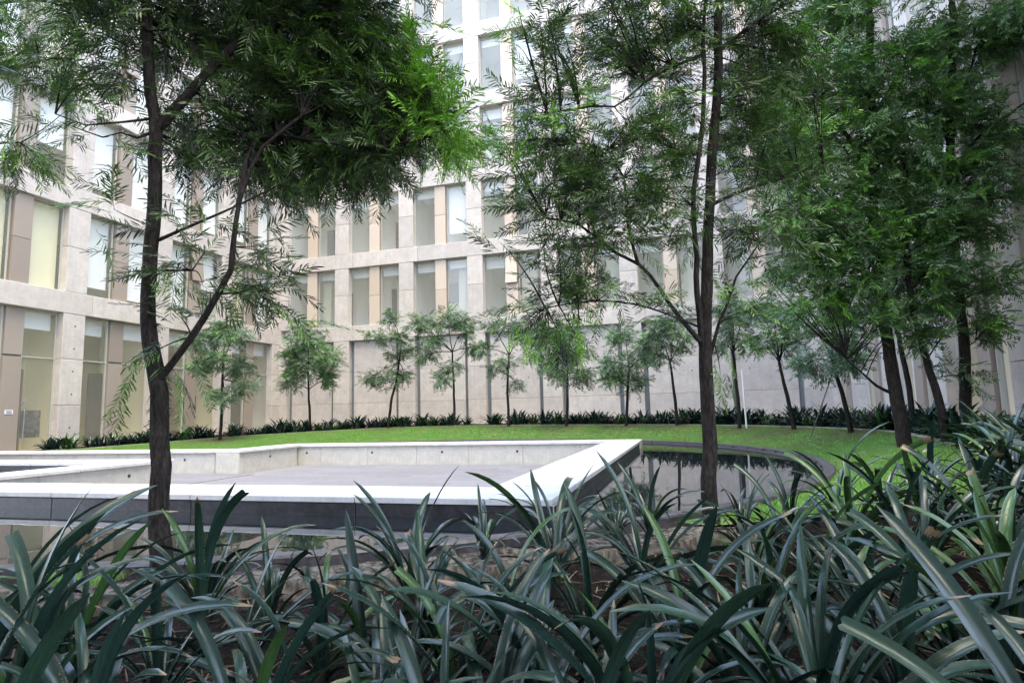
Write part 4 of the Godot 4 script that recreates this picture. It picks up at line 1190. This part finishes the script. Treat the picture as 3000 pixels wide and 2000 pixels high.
	tree("evergreen_tree", "straight rough evergreen trunk with short stubs nearest the right wing", [
		[[Vector3(3.96, 0.37, -10.82), Vector3(3.98, 0.65, -10.82), Vector3(4.02, 1.15, -10.84), Vector3(4.09, 1.85, -10.86), Vector3(4.12, 2.44, -10.87), Vector3(4.13, 3.28, -10.87), Vector3(4.13, 4.02, -10.87), Vector3(4.25, 5.16, -10.96), Vector3(4.45, 6.64, -11.07), Vector3(4.72, 8.53, -11.25), Vector3(4.97, 10.22, -11.42)], 0.080, 0.04],
		[[Vector3(4.19, 4.52, -10.88), Vector3(4.53, 5.25, -10.88), Vector3(4.77, 5.43, -10.84), Vector3(5.22, 5.76, -10.87), Vector3(5.65, 5.97, -10.89)], 0.035, 0.012],
		[[Vector3(4.26, 5.22, -10.96), Vector3(4.02, 5.78, -10.73), Vector3(3.71, 5.68, -10.54), Vector3(3.41, 5.59, -10.35)], 0.03, 0.012],
		[[Vector3(4.36, 5.76, -11.04), Vector3(4.61, 6.40, -10.90), Vector3(4.78, 6.92, -10.85)], 0.035, 0.012],
		[[Vector3(4.13, 2.76, -10.87), Vector3(4.38, 2.88, -10.73), Vector3(4.68, 2.93, -10.61)], 0.02, 0.006],
		[[Vector3(4.06, 1.60, -10.85), Vector3(3.79, 1.60, -10.67), Vector3(3.64, 1.58, -10.57)], 0.014, 0.008],
		[[Vector3(4.08, 2.02, -10.86), Vector3(4.19, 2.08, -10.78), Vector3(4.22, 2.13, -10.74)], 0.012, 0.005],
	], [
		[Vector3(4.13, 7.06, -10.87), Vector3(0.58, 0.58, 0.80), 341, 0.41], [Vector3(4.83, 6.98, -10.97), Vector3(0.62, 0.62, 0.80), 356, 0.30], [Vector3(5.23, 7.19, -10.87), Vector3(0.35, 0.40, 0.50), 149, 0.27], [Vector3(4.55, 5.88, -10.89), Vector3(0.57, 0.47, 0.70), 287, 0.30], [Vector3(4.04, 5.95, -10.74), Vector3(0.47, 0.47, 0.70), 232, 0.30], [Vector3(4.91, 5.31, -10.88), Vector3(0.46, 0.31, 0.50), 163, 0.19], [Vector3(4.13, 4.97, -10.87), Vector3(0.58, 0.42, 0.60), 258, 0.23], [Vector3(4.58, 4.69, -10.89), Vector3(0.52, 0.31, 0.50), 191, 0.16], [Vector3(4.90, 4.39, -10.78), Vector3(0.30, 0.20, 0.40), 68, 0.14], [Vector3(4.13, 4.02, -10.87), Vector3(0.52, 0.31, 0.50), 178, 0.19], [Vector3(4.54, 3.86, -10.88), Vector3(0.41, 0.26, 0.40), 109, 0.16], [Vector3(3.95, 3.18, -10.71), Vector3(0.57, 0.23, 0.40), 136, 0.16], [Vector3(4.44, 2.91, -10.64), Vector3(0.46, 0.15, 0.35), 81, 0.16], [Vector3(4.70, 3.09, -10.62), Vector3(0.30, 0.15, 0.30), 40, 0.12], [Vector3(3.81, 2.75, -10.67), Vector3(0.41, 0.21, 0.30), 81, 0.14], [Vector3(3.85, 1.70, -10.68), Vector3(0.21, 0.10, 0.20), 18, 0.05], [Vector3(4.18, 1.56, -10.78), Vector3(0.16, 0.08, 0.20), 13, 0.05], [Vector3(4.26, 2.32, -10.80), Vector3(0.41, 0.21, 0.35), 60, 0.10], [Vector3(4.58, 2.49, -10.69), Vector3(0.30, 0.18, 0.30), 40, 0.10], [Vector3(4.94, 8.55, -11.10), Vector3(1.31, 0.73, 1.20), 410, 0.27],
	], 1.15, 8, g2, Color(0.13, 0.30, 0.035), bark_group, 17, broad_sprays)
	# the row of young trees along the kerb
	for k in ROW.size():
		var pts: Array = ROW[k][1].duplicate()
		pts[0].y = ground_h(pts[0].x, -pts[0].z) - 0.06
		var limbs := [[pts, 0.055, 0.03]]
		var fork: Vector3 = pts[pts.size() - 1]
		var low: Vector3 = pts[pts.size() - 2].lerp(fork, 0.4)
		var clumps := []
		for c in ROW[k][2]:
			clumps.append([c[0], c[1], c[2], ROW[k][3]])
			var from := fork if c[0].y > fork.y - 0.2 else low
			limbs.append([[from, from.lerp(c[0], 0.5) + Vector3(0, 0.06, 0), c[0]], 0.022, 0.008])
		for c in clumps: c[2] = int(c[2] * [0.85, 0.95, 0.7, 0.95, 0.65][k % 5])
		tree("young_tree", ROW[k][0], limbs, clumps, [1.3, 1.4, 1.2, 1.35, 1.15, 1.45][k % 6], [6, 8, 5, 7][k % 4], Color(0.105, 0.165, 0.110) * [1.0, 1.15, 0.9, 1.05, 0.95][k % 5], Color(0.15, 0.29, 0.07), "young trees along the lawn kerb", 14000 + k, broad_sprays)

	for st_ in [[ROW[10][1][0] + Vector3(-0.75, -0.1, 0.1), ROW[10][1][0] + Vector3(-0.2, 1.25, 0.02), 0.010, M.straw_pole, "thin slanting wooden prop tied to the stocky young tree"], [ROW[8][1][0] + Vector3(0.16, -0.1, 0.0), ROW[8][1][0] + Vector3(0.13, 1.5, 0.0), 0.022, M.sign, "white upright pole beside the half-hidden young tree"]]:
		var t := thing("tree_stake", st_[4], "stake", st_[0])
		var m := start()
		var span: Vector3 = st_[1] - st_[0]
		add_tube(m, [Vector3.ZERO, span * 0.5, span * 0.985, span], [st_[2], st_[2], st_[2] * 0.95, 0.002], 8)
		part("pole", done(m), st_[3], t)

func build_plants() -> void:
	# low hedge of strap-leaved plants behind the kerb
	var variants := [hedge_mesh(1), hedge_mesh(2), hedge_mesh(3), hedge_mesh(4)]
	var count := 0
	var phi := -74.0
	while phi < 100.0 and count < 190:
		var k := kerb_at(phi)
		for row in 2:
			var sparse := phi > -16.0 and phi < 8.0
			if rng.randf() < 0.07: continue
			if sparse and rng.randf() < 0.4: continue
			var v := polar(phi + rng.randf_range(-0.7, 0.7), k.x + 0.28 + row * 0.45 + rng.randf_range(-0.1, 0.1))
			if v.x < -19.0 or v.x > 4.9 or v.y > 25.2: continue
			if v.x < -9.6 and v.y < 12.8: continue
			var o := MeshInstance3D.new()
			o.name = numbered("hedge_plant")
			o.mesh = variants[rng.randi() % 4]
			o.material_override = M.strap[rng.randi() % 4]
			add_child(o)
			o.position = on_ground(v.x, v.y, 0.03)
			o.rotation.y = rng.randf() * TAU
			o.scale = Vector3.ONE * rng.randf_range(0.75, 1.45)
			var near := 0
			for q in ROW.size():
				if o.position.distance_to(ROW[q][1][0]) < o.position.distance_to(ROW[near][1][0]): near = q
			tag(o, "dark hedge plant behind the kerb closest to the " + ROW[near][4], "plant", "hedge plants behind the kerb")
			count += 1
		phi += 1.75
	# foreground bed
	var group := "strap-leaved plants in the near bed"
	var placed := []
	for p in PLANTS:
		placed.append(Vector2(p[0], p[1]))
		strap_plant(on_ground(p[0], p[1], 0.02), p[2], p[3], p[4], "strap-leaved plant on a bare dark stalk in the near bed" if p[5] > 0.0 else plant_label(p[0], p[1]), "stalked plants in the near bed" if p[5] > 0.0 else group, p[5])
	var r := RandomNumberGenerator.new()
	r.seed = 31
	for k in 15:
		var v := polar(104.0 + k * 2.9 + r.randf_range(-0.8, 0.8), kerb_at(104.0 + k * 2.9).x + r.randf_range(0.1, 0.28))
		if Vector2(v.x, v.y).distance_to(Vector2(0.1, 4.6)) < 0.3: continue
		placed.append(v)
		strap_plant(on_ground(v.x, v.y, 0.02), r.randf_range(0.85, 1.1) if k < 9 else r.randf_range(0.6, 0.75), r.randi_range(11, 14), r.randf() * PI, plant_label(v.x, v.y), group)
	var tries := 0
	var n := 0
	while n < 95 and tries < 6000:
		tries += 1
		var x := r.randf_range(0.2, 4.8)
		var d := r.randf_range(1.0, 8.8)
		var p := Vector2(x, d)
		var rel := p - POOL
		if rel.length() < kerb_at(rad_to_deg(atan2(rel.x, rel.y))).x + 0.35: continue
		if p.length() < 1.6: continue
		if x > 0.85 * d + 0.9: continue
		var ok := true
		for q in placed:
			if p.distance_to(q) < 0.31: ok = false
		if not ok: continue
		placed.append(p)
		n += 1
		var low := 0.80 if d > 2.3 and x < 0.9 else 0.98
		strap_plant(on_ground(x, d, 0.02), low * r.randf_range(0.85, 1.15), r.randi_range(13, 17), r.randf() * PI, plant_label(x, d), group)

const ROW := [["young tree with flat tiers of leaves before the glazed wing", [Vector3(-14.72, 0.56, -16.52), Vector3(-14.71, 2.11, -16.52), Vector3(-14.69, 3.23, -16.53)], [[Vector3(-15.27, 3.81, -16.32), Vector3(0.73, 0.35, 0.66), 172], [Vector3(-14.24, 3.94, -16.53), Vector3(0.73, 0.35, 0.66), 172], [Vector3(-14.58, 3.14, -16.18), Vector3(0.67, 0.35, 0.61), 163], [Vector3(-14.45, 2.97, -16.98), Vector3(0.62, 0.35, 0.56), 153], [Vector3(-14.29, 2.03, -16.13), Vector3(0.67, 0.22, 0.61), 120], [Vector3(-14.02, 2.20, -16.73), Vector3(0.45, 0.22, 0.40), 97], [Vector3(-14.96, 4.37, -16.87), Vector3(0.67, 0.22, 0.61), 120], [Vector3(-15.17, 3.10, -15.95), Vector3(0.34, 0.26, 0.30), 92]], 0.10, "tiered young tree"],
	["round bushy young tree in the corner of the two wings", [Vector3(-14.04, 0.67, -20.41), Vector3(-14.09, 1.78, -20.40), Vector3(-14.13, 3.10, -20.38)], [[Vector3(-14.15, 4.04, -20.44), Vector3(0.99, 0.46, 0.89), 270], [Vector3(-14.76, 3.53, -20.32), Vector3(0.59, 0.52, 0.54), 197], [Vector3(-13.21, 3.44, -20.17), Vector3(0.66, 0.52, 0.59), 213], [Vector3(-14.03, 3.09, -20.29), Vector3(0.92, 0.41, 0.83), 233], [Vector3(-14.93, 2.60, -20.37), Vector3(0.33, 0.36, 0.32), 107], [Vector3(-13.37, 2.68, -20.55), Vector3(0.40, 0.31, 0.36), 108], [Vector3(-14.26, 4.61, -20.58), Vector3(0.73, 0.26, 0.65), 139]], 0.32, "round bushy young tree"],
	["crooked young tree with two separate leaf tiers", [Vector3(-10.99, 0.73, -20.92), Vector3(-10.89, 1.69, -20.95), Vector3(-10.64, 2.72, -21.03), Vector3(-10.50, 4.03, -21.07)], [[Vector3(-10.66, 4.85, -20.66), Vector3(0.36, 0.25, 0.33), 94], [Vector3(-11.32, 4.22, -20.56), Vector3(0.59, 0.25, 0.53), 121], [Vector3(-10.45, 4.18, -20.68), Vector3(0.72, 0.28, 0.64), 147], [Vector3(-10.82, 3.52, -20.98), Vector3(0.59, 0.22, 0.53), 112], [Vector3(-11.85, 2.65, -21.12), Vector3(0.46, 0.28, 0.41), 112], [Vector3(-11.12, 2.68, -20.98), Vector3(0.78, 0.41, 0.70), 202], [Vector3(-10.51, 2.80, -21.35), Vector3(0.39, 0.28, 0.35), 103], [Vector3(-10.01, 3.74, -21.09), Vector3(0.52, 0.30, 0.47), 126]], 0.14, "crooked two-tiered young tree"],
	["tall young tree with a wide flat top before the second slot", [Vector3(-8.47, 0.75, -21.29), Vector3(-8.45, 2.26, -21.29), Vector3(-8.49, 3.55, -21.28)], [[Vector3(-9.70, 4.66, -21.19), Vector3(0.71, 0.35, 0.63), 168], [Vector3(-8.51, 4.73, -20.86), Vector3(0.71, 0.40, 0.63), 185], [Vector3(-9.08, 3.93, -20.89), Vector3(0.58, 0.22, 0.52), 110], [Vector3(-8.10, 4.47, -21.57), Vector3(0.45, 0.45, 0.40), 146], [Vector3(-7.82, 3.68, -21.71), Vector3(0.38, 0.22, 0.35), 90], [Vector3(-8.53, 2.90, -21.19), Vector3(0.45, 0.25, 0.40), 103], [Vector3(-8.77, 2.51, -20.77), Vector3(0.19, 0.20, 0.18), 68], [Vector3(-9.32, 3.42, -20.80), Vector3(0.32, 0.20, 0.29), 80]], 0.10, "flat-topped tall young tree"],
	["slim young tree with a narrow open crown", [Vector3(-6.11, 0.73, -20.51), Vector3(-6.12, 2.03, -20.51), Vector3(-6.03, 3.23, -20.53)], [[Vector3(-6.58, 4.37, -20.07), Vector3(0.48, 0.28, 0.43), 115], [Vector3(-5.97, 4.12, -20.32), Vector3(0.66, 0.38, 0.60), 169], [Vector3(-6.96, 3.53, -20.59), Vector3(0.42, 0.23, 0.38), 97], [Vector3(-6.09, 2.91, -20.20), Vector3(0.72, 0.23, 0.65), 131], [Vector3(-5.95, 2.22, -20.96), Vector3(0.30, 0.19, 0.27), 77], [Vector3(-6.76, 2.79, -20.72), Vector3(0.30, 0.23, 0.27), 83], [Vector3(-5.57, 3.66, -20.20), Vector3(0.36, 0.38, 0.34), 115]], 0.10, "slim open young tree"],
	["young tree with drooping crown and two close stems", [Vector3(-3.92, 0.71, -19.79), Vector3(-3.84, 2.04, -19.81), Vector3(-3.83, 3.06, -19.81)], [[Vector3(-4.46, 3.07, -19.51), Vector3(0.51, 0.31, 0.46), 125], [Vector3(-3.61, 3.17, -19.87), Vector3(0.68, 0.35, 0.61), 164], [Vector3(-3.97, 2.52, -19.28), Vector3(0.68, 0.26, 0.61), 136], [Vector3(-3.41, 2.36, -19.86), Vector3(0.40, 0.26, 0.36), 100], [Vector3(-4.78, 3.82, -19.96), Vector3(0.45, 0.31, 0.41), 116], [Vector3(-3.84, 3.81, -19.41), Vector3(0.79, 0.31, 0.71), 167]], 0.14, "two-stemmed young tree"],
	["young tree branching low into several thin stems", [Vector3(-1.91, 0.70, -19.07), Vector3(-1.85, 1.52, -19.08), Vector3(-1.73, 2.47, -19.12)], [[Vector3(-1.84, 3.50, -19.19), Vector3(0.64, 0.33, 0.57), 150], [Vector3(-2.13, 2.66, -18.61), Vector3(0.53, 0.33, 0.48), 134], [Vector3(-1.75, 2.10, -19.19), Vector3(0.53, 0.37, 0.48), 144], [Vector3(-1.38, 2.81, -19.63), Vector3(0.42, 0.37, 0.38), 125], [Vector3(-2.26, 2.15, -18.66), Vector3(0.26, 0.25, 0.24), 81]], 0.10, "low-branching young tree"],
	["young tree with dark crown and a bent bare trunk", [Vector3(-0.38, 0.71, -18.47), Vector3(-0.42, 1.67, -18.46), Vector3(-0.47, 2.57, -18.44)], [[Vector3(-0.74, 3.38, -17.85), Vector3(0.60, 0.35, 0.54), 151], [Vector3(-0.25, 3.78, -18.07), Vector3(0.50, 0.27, 0.45), 115], [Vector3(-1.07, 3.10, -18.31), Vector3(0.40, 0.27, 0.36), 102], [Vector3(-0.09, 3.12, -18.05), Vector3(0.40, 0.31, 0.36), 110], [Vector3(-0.59, 2.74, -17.98), Vector3(0.40, 0.20, 0.36), 87]], 0.06, "bent dark young tree"],
	["young tree half hidden by the twin-stemmed trunk", [Vector3(1.18, 0.65, -16.37), Vector3(1.17, 1.57, -16.36), Vector3(1.14, 2.61, -16.35)], [[Vector3(1.20, 3.35, -16.37), Vector3(0.48, 0.30, 0.43), 119], [Vector3(1.51, 2.90, -16.90), Vector3(0.39, 0.24, 0.35), 94], [Vector3(1.02, 3.79, -16.24), Vector3(0.35, 0.24, 0.31), 89], [Vector3(0.91, 2.78, -16.18), Vector3(0.26, 0.20, 0.23), 75], [Vector3(1.58, 3.76, -16.63), Vector3(0.35, 0.27, 0.31), 94]], 0.14, "half-hidden young tree"],
	["slanting young tree with fresh green crown", [Vector3(2.21, 0.67, -14.79), Vector3(2.09, 1.42, -14.75), Vector3(1.98, 2.19, -14.72)], [[Vector3(1.89, 2.91, -14.27), Vector3(0.57, 0.30, 0.52), 132], [Vector3(1.67, 2.59, -14.72), Vector3(0.34, 0.18, 0.31), 79], [Vector3(2.29, 3.29, -14.47), Vector3(0.46, 0.24, 0.41), 102], [Vector3(2.23, 2.58, -14.91), Vector3(0.31, 0.18, 0.28), 76], [Vector3(1.74, 3.51, -15.13), Vector3(0.34, 0.24, 0.31), 89]], 0.30, "slanting fresh green young tree"],
	["stocky young tree with broad dark crown and a stake", [Vector3(2.90, 0.66, -12.86), Vector3(2.83, 1.10, -12.84), Vector3(2.75, 1.56, -12.81), Vector3(2.66, 2.01, -12.79)], [[Vector3(2.51, 2.05, -12.28), Vector3(0.62, 0.23, 0.56), 117], [Vector3(2.47, 2.52, -12.79), Vector3(0.45, 0.23, 0.41), 99], [Vector3(2.97, 2.41, -12.99), Vector3(0.39, 0.20, 0.35), 87], [Vector3(2.16, 2.00, -12.28), Vector3(0.26, 0.13, 0.23), 65], [Vector3(2.91, 1.93, -12.62), Vector3(0.29, 0.15, 0.26), 71], [Vector3(2.86, 3.01, -13.36), Vector3(0.45, 0.20, 0.41), 94]], 0.10, "stocky staked young tree"]]

const PLANTS := [[-2.14, 1.36, 1.15, 16, 0.74, 0.00], [-1.79, 1.31, 1.10, 15, 0.32, 0.00], [-2.78, 1.91, 1.15, 17, 1.24, 0.00], [-2.25, 1.80, 1.10, 16, 0.49, 0.00], [-1.98, 2.14, 0.80, 14, 0.21, 0.13], [-1.53, 1.80, 0.76, 12, 1.26, 0.00], [-1.18, 1.59, 0.80, 13, 2.88, 0.00], [-1.80, 2.34, 0.64, 11, 2.51, 0.00], [-1.17, 2.06, 0.82, 14, 2.40, 0.00], [-1.27, 2.60, 0.86, 14, 0.70, 0.13], [-1.01, 2.26, 0.82, 14, 1.69, 0.00], [-0.76, 1.91, 0.86, 15, 0.87, 0.00], [-0.72, 2.34, 0.90, 15, 0.54, 0.00], [-0.45, 1.74, 0.92, 16, 0.33, 0.00], [-0.67, 2.93, 0.96, 15, 0.67, 0.13], [-0.42, 2.38, 0.92, 15, 2.91, 0.00], [-0.16, 1.67, 1.01, 17, 2.60, 0.00], [-0.23, 2.85, 0.88, 14, 2.53, 0.10], [-0.06, 2.17, 0.92, 16, 2.51, 0.00], [0.11, 1.96, 0.83, 15, 0.61, 0.00], [0.21, 2.56, 0.92, 15, 0.97, 0.00], [0.30, 1.96, 0.92, 16, 1.97, 0.00], [0.59, 2.56, 0.96, 15, 2.30, 0.00], [0.55, 2.08, 0.83, 15, 2.68, 0.00], [0.79, 2.36, 0.96, 16, 2.76, 0.00], [0.85, 2.17, 0.91, 16, 0.27, 0.00], [-0.27, 1.48, 0.84, 14, 1.90, 0.00], [-0.56, 1.35, 0.78, 14, 2.11, 0.00], [-0.77, 1.44, 0.74, 13, 1.59, 0.00], [-0.81, 1.25, 0.64, 12, 0.56, 0.00], [-1.45, 1.35, 0.60, 11, 1.49, 0.00], [-1.67, 1.65, 0.80, 13, 0.28, 0.00], [-1.47, 1.24, 0.85, 13, 2.93, 0.00], [-1.11, 1.35, 0.75, 12, 2.72, 0.00], [-1.32, 2.01, 0.80, 12, 1.72, 0.00], [-0.90, 1.82, 0.85, 13, 0.94, 0.00], [-1.64, 1.09, 0.90, 13, 2.85, 0.00], [-0.54, 1.56, 0.95, 14, 1.80, 0.00], [-2.25, 2.47, 0.70, 11, 2.77, 0.00]]

func plant_label(x: float, d: float) -> String:
	var p := Vector2(x, d)
	var r := (p - POOL).length()
	if p.distance_to(Vector2(-2.9, 2.8)) < 1.3: return "arching strap-leaved plant at the foot of the dark forked tree"
	if p.distance_to(Vector2(0.1, 4.6)) < 1.5: return "arching strap-leaved plant at the foot of the twin-stemmed tree"
	if d > 5.6: return "arching strap-leaved plant under the leaning trees by the right wing"
	if r < 9.3: return "arching strap-leaved plant growing against the mortar edging of the pool"
	if x < -1.6: return "broad strap-leaved plant on bare soil facing the bridge wall"
	if r < 10.3: return "glossy strap-leaved plant in the middle of the mulched near bed"
	return "large glossy strap-leaved plant at the outer side of the near bed"
